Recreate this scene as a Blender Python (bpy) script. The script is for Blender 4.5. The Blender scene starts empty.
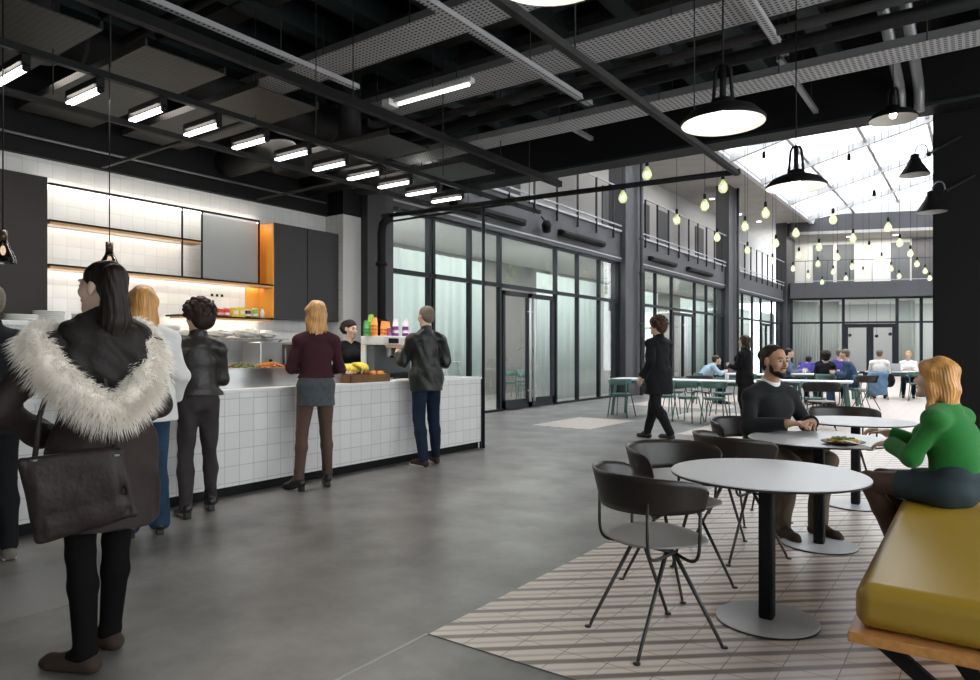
import bpy, math, random
import numpy as np
from mathutils import Vector, Matrix, noise
random.seed(7)
scene = bpy.context.scene
COL = scene.collection
R = math.radians
PI = math.pi

# ------------------------------------------------------------------ materials
MATS = {}
def mat(name, col, rough=0.6, metal=0.0, emit=None, estr=0.0, spec=0.5, bump=0.0, bscale=40.0, var=0.0, vscale=6.0, coat=0.0, stretch=None, alpha=1.0, sheen=0.0):
    if name in MATS: return MATS[name]
    m = bpy.data.materials.new(name); m.use_nodes = True
    nt = m.node_tree; b = nt.nodes['Principled BSDF']
    b.inputs['Base Color'].default_value = (*col, 1)
    b.inputs['Roughness'].default_value = rough
    b.inputs['Metallic'].default_value = metal
    b.inputs['Specular IOR Level'].default_value = spec
    b.inputs['Coat Weight'].default_value = coat
    b.inputs['Sheen Weight'].default_value = sheen
    b.inputs['Alpha'].default_value = alpha
    if emit:
        b.inputs['Emission Color'].default_value = (*emit, 1)
        b.inputs['Emission Strength'].default_value = estr
    tc = None
    if bump or var:
        tc = nt.nodes.new('ShaderNodeTexCoord'); src = tc.outputs['Object']
        if stretch:
            mp = nt.nodes.new('ShaderNodeMapping'); mp.inputs['Scale'].default_value = stretch
            nt.links.new(src, mp.inputs['Vector']); src = mp.outputs['Vector']
    if var:
        n = nt.nodes.new('ShaderNodeTexNoise'); n.inputs['Scale'].default_value = vscale; n.inputs['Detail'].default_value = 6
        nt.links.new(src, n.inputs['Vector'])
        mr = nt.nodes.new('ShaderNodeMapRange'); mr.inputs['From Min'].default_value = .3; mr.inputs['From Max'].default_value = .7
        mr.inputs['To Min'].default_value = 1-var; mr.inputs['To Max'].default_value = 1+var
        nt.links.new(n.outputs['Fac'], mr.inputs['Value'])
        mx = nt.nodes.new('ShaderNodeVectorMath'); mx.operation = 'SCALE'
        mx.inputs[0].default_value = col; nt.links.new(mr.outputs['Result'], mx.inputs['Scale'])
        nt.links.new(mx.outputs[0], b.inputs['Base Color'])
    if bump:
        n2 = nt.nodes.new('ShaderNodeTexNoise'); n2.inputs['Scale'].default_value = bscale; n2.inputs['Detail'].default_value = 4
        nt.links.new(src, n2.inputs['Vector'])
        bp = nt.nodes.new('ShaderNodeBump'); bp.inputs['Strength'].default_value = bump; bp.inputs['Distance'].default_value = .01
        nt.links.new(n2.outputs['Fac'], bp.inputs['Height']); nt.links.new(bp.outputs['Normal'], b.inputs['Normal'])
    MATS[name] = m
    return m

def glass(name, tint=(.85,.95,.93), refl=.12, rough=.02, ior=1.22):
    if name in MATS: return MATS[name]
    m = bpy.data.materials.new(name); m.use_nodes = True; nt = m.node_tree; nt.nodes.clear()
    o = nt.nodes.new('ShaderNodeOutputMaterial'); t = nt.nodes.new('ShaderNodeBsdfTransparent'); g = nt.nodes.new('ShaderNodeBsdfGlossy')
    t.inputs['Color'].default_value = (*tint, 1); g.inputs['Roughness'].default_value = rough
    mx = nt.nodes.new('ShaderNodeMixShader'); lw = nt.nodes.new('ShaderNodeLayerWeight'); lw.inputs['Blend'].default_value = .5
    pw = nt.nodes.new('ShaderNodeMath'); pw.operation = 'POWER'; pw.inputs[1].default_value = 5; nt.links.new(lw.outputs['Facing'], pw.inputs[0])
    ad = nt.nodes.new('ShaderNodeMath'); ad.operation = 'MULTIPLY_ADD'; ad.inputs[1].default_value = .55; ad.inputs[2].default_value = refl; ad.use_clamp = True
    nt.links.new(pw.outputs[0], ad.inputs[0]); nt.links.new(ad.outputs[0], mx.inputs['Fac'])
    nt.links.new(t.outputs[0], mx.inputs[1]); nt.links.new(g.outputs[0], mx.inputs[2]); nt.links.new(mx.outputs[0], o.inputs['Surface'])
    MATS[name] = m; return m

def translucent(name, col, trans=.5, clear=0.0, var=0.0, scale=8, stretch=None):
    m = bpy.data.materials.new(name); m.use_nodes = True; nt = m.node_tree; nt.nodes.clear(); N = nt.nodes.new; L = nt.links.new
    o = N('ShaderNodeOutputMaterial'); d = N('ShaderNodeBsdfDiffuse'); t = N('ShaderNodeBsdfTranslucent'); mx = N('ShaderNodeMixShader'); mx.inputs['Fac'].default_value = trans
    for q in (d, t): q.inputs['Color'].default_value = (*col, 1)
    if var:
        tc = N('ShaderNodeTexCoord'); mp = N('ShaderNodeMapping'); mp.inputs['Scale'].default_value = stretch or (1,1,1); n = N('ShaderNodeTexNoise'); n.inputs['Scale'].default_value = scale
        L(tc.outputs['Object'], mp.inputs['Vector']); L(mp.outputs['Vector'], n.inputs['Vector']); r = N('ShaderNodeMapRange'); r.inputs['From Min'].default_value = .3; r.inputs['From Max'].default_value = .7; r.inputs['To Min'].default_value = 1-var; r.inputs['To Max'].default_value = 1+var
        L(n.outputs['Fac'], r.inputs['Value']); s = N('ShaderNodeVectorMath'); s.operation = 'SCALE'; s.inputs[0].default_value = col; L(r.outputs['Result'], s.inputs['Scale'])
        for q in (d, t): L(s.outputs[0], q.inputs['Color'])
    L(d.outputs[0], mx.inputs[1]); L(t.outputs[0], mx.inputs[2]); last = mx
    if clear:
        c = N('ShaderNodeBsdfTransparent'); m2 = N('ShaderNodeMixShader'); m2.inputs['Fac'].default_value = clear; L(mx.outputs[0], m2.inputs[1]); L(c.outputs[0], m2.inputs[2]); last = m2
    L(last.outputs[0], o.inputs['Surface']); MATS[name] = m; return m

def tile_mat(name, col, grout, sx, sz, axis='YZ', gw=.012, rough=.18, var=.04, off=(0,0)):
    """square tiles in metres on a wall; world coordinates"""
    m = bpy.data.materials.new(name); m.use_nodes = True; nt = m.node_tree; b = nt.nodes['Principled BSDF']
    g = nt.nodes.new('ShaderNodeNewGeometry'); sp = nt.nodes.new('ShaderNodeSeparateXYZ'); cb = nt.nodes.new('ShaderNodeCombineXYZ')
    nt.links.new(g.outputs['Position'], sp.inputs[0])
    for i, a in enumerate(axis):
        mm = nt.nodes.new('ShaderNodeMath'); mm.operation = 'ADD'; mm.inputs[1].default_value = off[i] + 50*(sx, sz)[i]
        nt.links.new(sp.outputs[a], mm.inputs[0]); nt.links.new(mm.outputs[0], cb.inputs[i])
    br = nt.nodes.new('ShaderNodeTexBrick'); br.offset = 0; br.squash = 1
    br.inputs['Scale'].default_value = 1; br.inputs['Mortar Size'].default_value = gw/2; br.inputs['Mortar Smooth'].default_value = .2
    br.inputs['Brick Width'].default_value = sx; br.inputs['Row Height'].default_value = sz
    br.inputs['Color1'].default_value = (*[c*(1-var) for c in col], 1); br.inputs['Color2'].default_value = (*[min(1, c*(1+var)) for c in col], 1)
    br.inputs['Mortar'].default_value = (*grout, 1)
    nt.links.new(cb.outputs[0], br.inputs['Vector']); nt.links.new(br.outputs['Color'], b.inputs['Base Color'])
    b.inputs['Roughness'].default_value = rough
    bp = nt.nodes.new('ShaderNodeBump'); bp.inputs['Strength'].default_value = .5; bp.inputs['Distance'].default_value = .004; bp.invert = True
    nt.links.new(br.outputs['Fac'], bp.inputs['Height']); nt.links.new(bp.outputs['Normal'], b.inputs['Normal'])
    MATS[name] = m; return m

# ------------------------------------------------------------------ object helpers
def tag(o, label=None, cat=None, group=None, kind=None):
    if label: o['label'] = label
    if cat: o['category'] = cat
    if group: o['group'] = group
    if kind: o['kind'] = kind
    return o
def empty(name, loc=(0,0,0), rz=0, label=None, cat=None, group=None):
    o = bpy.data.objects.new(name, None); COL.objects.link(o); o.location = loc; o.rotation_euler = (0,0,rz)
    o.empty_display_size = .1
    return tag(o, label, cat, group)
def copy_tree(o, parent=None):
    c = o.copy(); COL.objects.link(c); c.parent = parent
    for ch in list(o.children): copy_tree(ch, c)
    return c

class MB:
    def __init__(s): s.v = []; s.f = []; s.sm = []
    def add(s, vs, fs, smooth=False):
        n = len(s.v); s.v += [tuple(v) for v in vs]; s.f += [tuple(i+n for i in f) for f in fs]; s.sm += [smooth]*len(fs); return s
    def box(s, x0, x1, y0, y1, z0, z1):
        x0, x1 = min(x0,x1), max(x0,x1); y0, y1 = min(y0,y1), max(y0,y1); z0, z1 = min(z0,z1), max(z0,z1)
        v = [(x,y,z) for z in (z0,z1) for y in (y0,y1) for x in (x0,x1)]
        return s.add(v, [(0,2,3,1),(4,5,7,6),(0,1,5,4),(2,6,7,3),(0,4,6,2),(1,3,7,5)])
    def obox(s, c, u, v, w):
        """oriented box: centre, three half-extent vectors"""
        c, u, v, w = map(Vector, (c,u,v,w))
        if u.cross(v).dot(w) < 0: w = -w
        p = [c+a*u+b*v+d*w for d in (-1,1) for b in (-1,1) for a in (-1,1)]
        return s.add(p, [(0,2,3,1),(4,5,7,6),(0,1,5,4),(2,6,7,3),(0,4,6,2),(1,3,7,5)])
    def bar(s, a, b, w, h, up=(0,0,1)):
        a, b = Vector(a), Vector(b); d = (b-a); L = d.length; d.normalize(); up = Vector(up)
        sd = d.cross(up)
        if sd.length < 1e-4: sd = d.cross(Vector((1,0,0)))
        sd.normalize(); u = sd.cross(d)
        return s.obox((a+b)/2, d*L/2, sd*w/2, u*h/2)
    def tube(s, pts, r, n=8, close=False, cap=True):
        pts = [Vector(p) for p in pts]; m = len(pts)
        rs = r if isinstance(r, (list, tuple)) else [r]*m
        vs = []; prev = None
        for i, p in enumerate(pts):
            if close: t = pts[(i+1) % m]-pts[i-1]
            else: t = (pts[min(i+1,m-1)]-pts[max(i-1,0)])
            if t.length < 1e-9: t = Vector((0,0,1))
            t.normalize()
            if prev is None:
                a = t.cross(Vector((0,0,1)))
                if a.length < .1: a = t.cross(Vector((1,0,0)))
            else:
                a = prev - t*prev.dot(t)
            a.normalize(); prev = a; b = t.cross(a)
            for k in range(n):
                th = 2*PI*k/n; vs.append(p+(a*math.cos(th)+b*math.sin(th))*rs[i])
        fs = []
        for i in range(m if close else m-1):
            j = (i+1) % m
            for k in range(n):
                fs.append((i*n+k, i*n+(k+1)%n, j*n+(k+1)%n, j*n+k))
        if cap and not close:
            fs.append(tuple(range(n))[::-1]); fs.append(tuple((m-1)*n+k for k in range(n)))
        return s.add(vs, fs, True)
    def cyl(s, a, b, r, n=16): 
        return s.tube([a,b], r, n)
    def lathe(s, prof, c=(0,0,0), n=24, smooth=True):
        """prof: list of (r, z)"""
        vs = []; fs = []
        for r_, z in prof:
            for k in range(n):
                th = 2*PI*k/n; vs.append((c[0]+r_*math.cos(th), c[1]+r_*math.sin(th), c[2]+z))
        for i in range(len(prof)-1):
            for k in range(n): fs.append((i*n+k, i*n+(k+1)%n, (i+1)*n+(k+1)%n, (i+1)*n+k))
        return s.add(vs, fs, smooth)
    def grid(s, fn, nu, nv, closeu=False, smooth=True):
        vs = [fn(i/(nu if closeu else nu-1), j/(nv-1)) for j in range(nv) for i in range(nu)]
        fs = []
        for j in range(nv-1):
            for i in range(nu if closeu else nu-1):
                fs.append((j*nu+i, j*nu+(i+1)%nu, (j+1)*nu+(i+1)%nu, (j+1)*nu+i))
        return s.add(vs, fs, smooth)
    def ball(s, c, r, n=12, m=8):
        rr = r if isinstance(r,(tuple,list)) else (r,r,r)
        def fn(u,v):
            th = 2*PI*u; ph = PI*v
            return (c[0]+rr[0]*math.sin(ph)*math.cos(th), c[1]+rr[1]*math.sin(ph)*math.sin(th), c[2]-rr[2]*math.cos(ph))
        return s.grid(fn, n, m, True)
    def build(s, name, m, parent=None, bevel=0, seg=2, solid=0, subsurf=0, loc=None, kind=None, label=None, cat=None, group=None, auto=False):
        me = bpy.data.meshes.new(name); me.from_pydata(s.v, [], s.f)
        me.polygons.foreach_set('use_smooth', s.sm)
        me.materials.append(m); me.update()
        o = bpy.data.objects.new(name, me); COL.objects.link(o)
        if loc: o.location = loc
        if parent: o.parent = parent
        if solid:
            q = o.modifiers.new('s','SOLIDIFY'); q.thickness = solid; q.offset = 0
        if bevel:
            q = o.modifiers.new('b','BEVEL'); q.width = bevel; q.segments = seg; q.limit_method = 'ANGLE'; q.angle_limit = R(40)
            q.harden_normals = False
        if subsurf:
            q = o.modifiers.new('u','SUBSURF'); q.levels = subsurf; q.render_levels = subsurf
        return tag(o, label, cat, group, kind)
def box(name, m, x0, x1, y0, y1, z0, z1, parent=None, **k):
    return MB().box(x0,x1,y0,y1,z0,z1).build(name, m, parent, **k)
def bez(p0, p1, p2, p3, n=10):
    p0,p1,p2,p3 = map(Vector,(p0,p1,p2,p3)); out = []
    for i in range(n+1):
        t = i/n; out.append((1-t)**3*p0+3*(1-t)**2*t*p1+3*(1-t)*t*t*p2+t**3*p3)
    return out
# ------------------------------------------------------------------ smooth solid modelling (numpy distance field -> surface mesh)
def _v(a): return np.array(a, dtype=np.float32)
class Cone:
    def __init__(s, a, b, ra, rb): s.a, s.b, s.ra, s.rb = _v(a), _v(b), ra, rb
    def box(s): r = max(s.ra, s.rb); return np.minimum(s.a,s.b)-r, np.maximum(s.a,s.b)+r
    def d(s, P):
        ab = s.b-s.a; q = float(ab@ab)+1e-9
        X = P[0]-s.a[0]; Y = P[1]-s.a[1]; Z = P[2]-s.a[2]
        t = np.clip((X*ab[0]+Y*ab[1]+Z*ab[2])/q, 0, 1)
        return np.sqrt((X-t*ab[0])**2+(Y-t*ab[1])**2+(Z-t*ab[2])**2) - (s.ra+(s.rb-s.ra)*t)
class Ell:
    def __init__(s, c, r, M=None): s.c, s.r = _v(c), _v(r if hasattr(r,'__len__') else (r,)*3); s.M = np.eye(3, dtype=np.float32) if M is None else np.array(M, dtype=np.float32)
    def box(s): q = float(max(s.r)); return s.c-q, s.c+q
    def d(s, P):
        X = P[0]-s.c[0]; Y = P[1]-s.c[1]; Z = P[2]-s.c[2]; M = s.M
        x = X*M[0][0]+Y*M[1][0]+Z*M[2][0]; y = X*M[0][1]+Y*M[1][1]+Z*M[2][1]; z = X*M[0][2]+Y*M[1][2]+Z*M[2][2]
        k0 = np.sqrt((x/s.r[0])**2+(y/s.r[1])**2+(z/s.r[2])**2); k1 = np.sqrt((x/s.r[0]**2)**2+(y/s.r[1]**2)**2+(z/s.r[2]**2)**2)+1e-6
        return k0*(k0-1)/k1
class Ecap:
    """tapered capsule with elliptic section; U = lateral axis, (w,d) radii at both ends"""
    def __init__(s, a, b, wa, wb, U=(1,0,0)): s.a, s.b, s.wa, s.wb = _v(a), _v(b), wa, wb; s.U = _v(U)/np.linalg.norm(U)
    def box(s): r = max(max(s.wa), max(s.wb)); return np.minimum(s.a,s.b)-r, np.maximum(s.a,s.b)+r
    def d(s, P):
        ab = s.b-s.a; q = float(ab@ab)+1e-9
        X = P[0]-s.a[0]; Y = P[1]-s.a[1]; Z = P[2]-s.a[2]
        t = np.clip((X*ab[0]+Y*ab[1]+Z*ab[2])/q, 0, 1)
        X = X-t*ab[0]; Y = Y-t*ab[1]; Z = Z-t*ab[2]
        w = s.wa[0]+(s.wb[0]-s.wa[0])*t; dd = s.wa[1]+(s.wb[1]-s.wa[1])*t
        u = X*s.U[0]+Y*s.U[1]+Z*s.U[2]; o2 = np.maximum(X*X+Y*Y+Z*Z-u*u, 0)
        k0 = np.sqrt((u/w)**2+o2/dd**2); k1 = np.sqrt((u/w**2)**2+o2/dd**4)+1e-6
        return np.where(k0 < .05, -np.minimum(w, dd), k0*(k0-1)/k1)
def surf(prims, h, k=.02, subs=(), clips=(), fold=0.0, fscale=1.0, seed=0, shell=None):
    los, his = zip(*[p.box() for p in prims])
    lo = np.min(los, axis=0)-3*h; hi = np.max(his, axis=0)+3*h
    n = np.ceil((hi-lo)/h).astype(int)+1
    ax = [lo[i]+h*np.arange(n[i], dtype=np.float32) for i in range(3)]
    F = np.full(n, .5, dtype=np.float32)
    def sub(p, m):
        a, b = p.box(); i0 = np.clip(np.floor((a-m-lo)/h).astype(int), 0, n); i1 = np.clip(np.ceil((b+m-lo)/h).astype(int)+1, 0, n)
        sl = tuple(slice(i0[i], i1[i]) for i in range(3))
        P = np.meshgrid(ax[0][sl[0]], ax[1][sl[1]], ax[2][sl[2]], indexing='ij', sparse=True)
        return sl, P
    for p in prims:
        kk = getattr(p, 'k', k); sl, P = sub(p, kk+3*h)
        if 0 in F[sl].shape: continue
        d = p.d(P).astype(np.float32); f = F[sl]
        hh = np.clip(.5+.5*(f-d)/kk, 0, 1)
        F[sl] = f+(d-f)*hh-kk*hh*(1-hh)
    for p in subs:
        kk = getattr(p, 'k', .008); sl, P = sub(p, kk+3*h)
        if 0 in F[sl].shape: continue
        d = -p.d(P).astype(np.float32); f = F[sl]
        hh = np.clip(.5-.5*(f-d)/kk, 0, 1)
        F[sl] = f+(d-f)*hh+kk*hh*(1-hh)
    X, Y, Z = np.meshgrid(*ax, indexing='ij', sparse=True)
    if fold:
        rg = np.random.RandomState(seed); G = 0
        for i in range(5):
            w = rg.normal(size=3)*np.array([1,1,.8])*17*fscale; ph = rg.rand()*6
            w2 = rg.normal(size=3)*9*fscale
            G = G+np.sin(w[0]*X+w[1]*Y+w[2]*Z+ph+1.3*np.sin(w2[0]*X+w2[1]*Y+w2[2]*Z))
        F = F+fold*.45*G
    for c in clips:
        if callable(c): F = np.maximum(F, c(X,Y,Z))
        else:
            (p, nrm) = c; nrm = _v(nrm)/np.linalg.norm(nrm)
            F = np.maximum(F, (X-p[0])*nrm[0]+(Y-p[1])*nrm[1]+(Z-p[2])*nrm[2])
    F = np.ascontiguousarray(F, dtype=np.float32)
    for a in range(3):      # closed border
        s0 = [slice(None)]*3; s0[a] = 0; F[tuple(s0)] = np.maximum(F[tuple(s0)], h); s0[a] = -1; F[tuple(s0)] = np.maximum(F[tuple(s0)], h)
    # surface nets
    S = F < 0
    nx, ny, nz = [d-1 for d in F.shape]
    cnt = np.zeros((nx,ny,nz), dtype=np.int8)
    cs = [(i,j,k2) for i in (0,1) for j in (0,1) for k2 in (0,1)]
    for i,j,k2 in cs: cnt += S[i:nx+i, j:ny+j, k2:nz+k2]
    cell = (cnt > 0) & (cnt < 8)
    idx = np.argwhere(cell)
    if len(idx) == 0: return [], []
    vid = np.full(cell.shape, -1, dtype=np.int64); vid[cell] = np.arange(len(idx))
    acc = np.zeros((len(idx),3)); num = np.zeros(len(idx))
    for c in cs:
        for a in range(3):
            if c[a]: continue
            c2 = list(c); c2[a] = 1
            f0 = F[idx[:,0]+c[0], idx[:,1]+c[1], idx[:,2]+c[2]]; f1 = F[idx[:,0]+c2[0], idx[:,1]+c2[1], idx[:,2]+c2[2]]
            m = (f0 < 0) != (f1 < 0); t = np.where(m, f0/np.where(m, f0-f1, 1), 0)
            for b in range(3): acc[:,b] += np.where(m, c[b]+(t if a == b else 0), 0)
            num += m
    V = (idx+acc/num[:,None])*h+lo
    faces = []
    for a in range(3):
        b, c = (a+1) % 3, (a+2) % 3
        s0 = [slice(1,-1)]*3; s1 = [slice(1,-1)]*3; s0[a] = slice(0,-1); s1[a] = slice(1,None)
        A = S[tuple(s0)]; B = S[tuple(s1)]
        e = np.argwhere(A != B); fl = A[A != B]
        off = np.ones(3, int); off[a] = 0; e = e+off
        def g(db, dc):
            q = e.copy(); q[:,b] -= db; q[:,c] -= dc; return vid[q[:,0],q[:,1],q[:,2]]
        q = np.stack([g(1,1), g(0,1), g(0,0), g(1,0)], 1)
        q[~fl] = q[~fl][:, ::-1]; faces.append(q)
    Fq = np.concatenate(faces)
    return V, Fq
def net(name, VF, m, parent=None, smooth_it=2, **t):
    V, Q = VF
    me = bpy.data.meshes.new(name)
    nv, nf = len(V), len(Q)
    if nf:
        V = np.array(V)
        # light laplacian smoothing
        e = np.concatenate([Q[:,[0,1]], Q[:,[1,2]], Q[:,[2,3]], Q[:,[3,0]]])
        for _ in range(smooth_it):
            acc = np.zeros_like(V); cn = np.zeros(nv)
            for i in range(3): acc[:,i] = np.bincount(e[:,0], V[e[:,1],i], nv)
            cn = np.bincount(e[:,0], minlength=nv)
            V = np.where(cn[:,None] > 0, .5*V+.5*acc/np.maximum(cn,1)[:,None], V)
        me.vertices.add(nv); me.vertices.foreach_set('co', V.astype(np.float32).ravel())
        me.loops.add(nf*4); me.loops.foreach_set('vertex_index', Q.astype(np.int32).ravel())
        me.polygons.add(nf); me.polygons.foreach_set('loop_start', np.arange(0,nf*4,4,dtype=np.int32)); me.polygons.foreach_set('loop_total', np.full(nf,4,dtype=np.int32))
        me.polygons.foreach_set('use_smooth', np.ones(nf, dtype=bool))
        me.update(calc_edges=True); me.validate()
    me.materials.append(m)
    o = bpy.data.objects.new(name, me); COL.objects.link(o)
    if parent: o.parent = parent
    return tag(o, **t)
# ------------------------------------------------------------------ people
def V3(a): return np.array(a, dtype=float)
def unit(a): a = V3(a); return a/np.linalg.norm(a)
STAND = dict(pel=(0,0,.97), waist=(0,.005,1.12), chest=(0,.01,1.28), neck=(0,-.02,1.455), head=(0,.015,1.63),
    hipL=(-.085,0,.93), kneeL=(-.095,.02,.50), ankL=(-.10,-.03,.085), toeL=(-.125,.13,.03),
    hipR=(.085,0,.93), kneeR=(.095,.02,.50), ankR=(.10,-.03,.085), toeR=(.125,.13,.03),
    shL=(-.165,-.01,1.375), elL=(-.215,-.03,1.115), wrL=(-.225,.06,.885), shR=(.165,-.01,1.375), elR=(.215,-.03,1.115), wrR=(.225,.06,.885))
SIT = dict(pel=(0,0,.555), waist=(0,.0,.70), chest=(0,.02,.86), neck=(0,.0,1.035), head=(0,.04,1.205),
    hipL=(-.09,.03,.54), kneeL=(-.12,.44,.52), ankL=(-.12,.42,.085), toeL=(-.13,.58,.03),
    hipR=(.09,.03,.54), kneeR=(.12,.44,.52), ankR=(.12,.42,.085), toeR=(.13,.58,.03),
    shL=(-.165,.0,.965), elL=(-.21,.10,.73), wrL=(-.12,.33,.78), shR=(.165,.0,.965), elR=(.21,.10,.73), wrR=(.12,.33,.78))
def hand_prims(w, d, n, curl, sc, side, thumb=1.0):
    """palm, four bent fingers of unequal length and a thumb leaving the side of the palm"""
    w, d = V3(w), unit(d); n = V3(n); n = unit(n-d*float(n@d)); u = np.cross(d, n)*side; out = []
    out.append(Ecap(w-d*.01*sc, w+d*.075*sc, (.027*sc,.017*sc), (.040*sc,.013*sc), u))
    for i, L in enumerate((.072,.080,.075,.058)):
        p = w+d*(.082-.004*abs(i-1.2))*sc+u*(.0335-.0215*i)*sc; ang = curl*.35; r = .0092*sc
        fan = u*(.10-.07*i)
        for j, q in enumerate((.45,.30,.25)):
            dr = unit(d*math.cos(ang)+n*math.sin(ang)+fan); e = p+dr*L*q*sc
            c = Cone(p, e, r, r*.92); c.k = .004; out.append(c); p = e; r *= .92; ang += curl*.45
    p = w+d*.02*sc+u*.026*sc; dr = unit(d*.62+u*.62*thumb+n*.35); e = p+dr*.045*sc; c = Cone(p, e, .0135*sc, .011*sc); c.k = .01; out.append(c)
    dr = unit(d*.85+u*.2*thumb+n*.45); e2 = e+dr*.032*sc; c = Cone(e, e2, .011*sc, .0085*sc); c.k = .004; out.append(c)
    return out
def head_prims(c, M, sc, fem, beard=False):
    def T(x, y, z): return c+M@(np.array([x,y,z])*sc)
    def E_(p, r): return Ell(T(*p), [q*sc for q in r], M)
    P = [E_((0,-.018,.032),(.074,.092,.080)), E_((0,.028,-.02),(.060 if not fem else .057,.062,.088)),
         E_((0,.040,-.078),(.046 if not fem else .040,.042,.030)), Cone(T(0,.080,-.100), T(0,.072,-.095), .019*sc, .022*sc),
         E_((-.038,.058,-.022),(.024,.026,.024)), E_((.038,.058,-.022),(.024,.026,.024))]
    def sm(p, k): p.k = k; return p
    P += [sm(Cone(T(-.030,.079,.026), T(.030,.079,.026), .012*sc, .012*sc), .012),
          sm(Cone(T(0,.084,.020), T(0,.107,-.024), .0075*sc, .0125*sc), .010),
          sm(E_((-.012,.094,-.028),(.008,.010,.007)), .006), sm(E_((.012,.094,-.028),(.008,.010,.007)), .006),
          sm(E_((0,.089,-.054),(.025,.012,.0065)), .004), sm(E_((0,.087,-.066),(.021,.012,.0075)), .004)]
    for s in (-1,1): P.append(sm(E_((s*.075,-.008,-.008),(.011,.019,.032)), .006)); 
    S = [sm(E_((s*.031,.096,.006),(.015,.014,.0065)), .006) for s in (-1,1)]
    S.append(sm(E_((0,.103,-.0605),(.021,.010,.0018)), .003))
    return P, S
def person(label, pos, yaw, H=1.75, J=None, sit=False, fem=False, w=1.0, skin='skin', top=None, bottom=None, tights=None,
           shoes=None, hair=None, hd=(0,0), vox=.008, hands=None, cat='person', group=None, seat=.45, collar=None, eyes=False, smile=False, brow='hair_dark'):
    sc = H/1.75; q = dict(SIT if sit else STAND); q.update(J or {})
    base = .45 if sit else 0
    j = {}
    for k_, v in q.items():
        v = V3(v)
        v = V3((v[0]*(w if k_[:2] in ('sh','el','wr','hi') else 1)*sc, v[1]*sc, (v[2]-base)*sc+base if sit and k_ not in ('ankL','ankR','toeL','toeR','kneeL','kneeR') else v[2]*sc)); j[k_] = v
    if sit:
        for k_ in ('ankL','ankR','toeL','toeR'): j[k_][2] = q[k_][2]
        for k_ in ('kneeL','kneeR'): j[k_][2] = q[k_][2]+seat-.45
        for k_ in j:
            if k_[:3] not in ('ank','toe','kne'): j[k_][2] += seat-.45
    root = empty('person', (pos[0], pos[1], pos[2] if len(pos) > 2 else 0), yaw, label, cat, group)
    U = unit(j['shR']-j['shL']); UH = unit(j['hipR']-j['hipL'])
    fw = 1.0 if not fem else .90; hw = w*(1.0 if not fem else 1.04)
    W = w*fw*sc
    def torso(o, hem=None, flare=1.0):
        T = [Ecap(j['pel'], j['waist'], (.150*hw*sc+o, .108*sc+o), (.122*W+o*1.2, .092*sc+o*1.2), UH),
             Ecap(j['waist'], j['chest'], (.122*W+o*1.2, .092*sc+o*1.2), (.150*W+o, .108*sc+o), U),
             Ecap(j['chest'], j['neck']-V3((0,0,.06*sc)), (.150*W+o, .108*sc+o), (.088*W+o, .062*sc+o), U),
             Ecap(j['shL']*.86+j['shR']*.14, j['shR']*.86+j['shL']*.14, (.036*sc,.050*sc+o), (.036*sc,.050*sc+o), (0,0,1)),
             Cone(j['shL'], (j['neck']*.6+j['shL']*.4)+V3((0,0,.0)), .046*sc+o, .042*sc+o*.6), Cone(j['shR'], (j['neck']*.6+j['shR']*.4)+V3((0,0,.0)), .046*sc+o, .042*sc+o*.6)]
        if fem:
            for s_, a in ((-1,'shL'),(1,'shR')):
                cc = j['chest']+U*s_*.07*sc+V3((0,.085*sc,.0)); T.append(Ell(cc, (.055*sc+o,.05*sc+o,.055*sc+o)))
        if hem is not None: T.append(Ecap(j['pel'], V3(hem), (.166*hw*sc+o,.124*sc+o), ((.172*hw*sc+o)*flare,(.130*sc+o)*flare), UH))
        return T
    def arm(s, o, t=1.0, cuff=1.0):
        a, b, c = j['sh'+s], j['el'+s], j['wr'+s]; f = .9 if fem else 1
        L = [Cone(a, b, .045*sc*f+o*.85, .037*sc*f+o)]
        if t >= 1: L.append(Cone(b, c, .037*sc*f+o, (.028*sc*f+o)*cuff))
        elif t > 0: L.append(Cone(b, b+(c-b)*t, .040*sc*f+o, .034*sc*f+o))
        return L
    def leg(s, o, taper=1.0, t=1.0, hemw=None):
        a, b, c = j['hip'+s], j['knee'+s], j['ank'+s]
        mid = b*.68+c*.32-V3(((c-b)[0]*0, .018*sc if not sit else .015*sc, 0))
        fx = 1.06 if fem else 1
        kn = .053 if not fem else .049; L = [Cone(a, b, .083*sc*fx+o, kn*sc+o)]
        if t <= .5: return L
        L += [Cone(b, mid, kn*sc+o, (kn+.002)*sc+o), Cone(mid, c, (kn+.001)*sc+o, (.038*sc+o) if hemw is None else hemw)]
        return L
    # body, one continuous surface
    yw, pt = R(hd[0]), R(hd[1])
    M = np.array(Matrix.Rotation(yw,3,'Z') @ Matrix.Rotation(pt,3,'X'))
    P = torso(0)+arm('L',0)+arm('R',0)+leg('L',0)+leg('R',0)
    hp, hs = head_prims(j['head'], M, sc*.97, fem)
    nk = .052 if not fem else .044
    P += [Cone(j['neck']-V3((0,0,.04)), j['head']+V3((0,-.02*sc,-.06*sc)), nk*sc*1.12, nk*sc)] + hp
    for s in 'LR':
        an, to = j['ank'+s], j['toe'+s]; P += [Cone(an, to*.5+an*.5-V3((0,0,.02)), .036*sc, .030*sc), Cone(an-V3((0,0,.045*sc)), to, .032*sc, .024*sc)]
    for s, sd in (('L',1),('R',-1)):
        hh = (hands or {}).get(s) or {}
        d = hh.get('d', j['wr'+s]-j['el'+s]); n = hh.get('n', (1,0,0) if s == 'L' else (-1,0,0))
        P += hand_prims(j['wr'+s], d, n, hh.get('curl', .55), sc*(.92 if fem else 1.0), -sd*hh.get('flip',1), hh.get('thumb', 1))
    net('body', surf(P, vox, .022*sc, hs), MATS[skin], root, 1)
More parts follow.
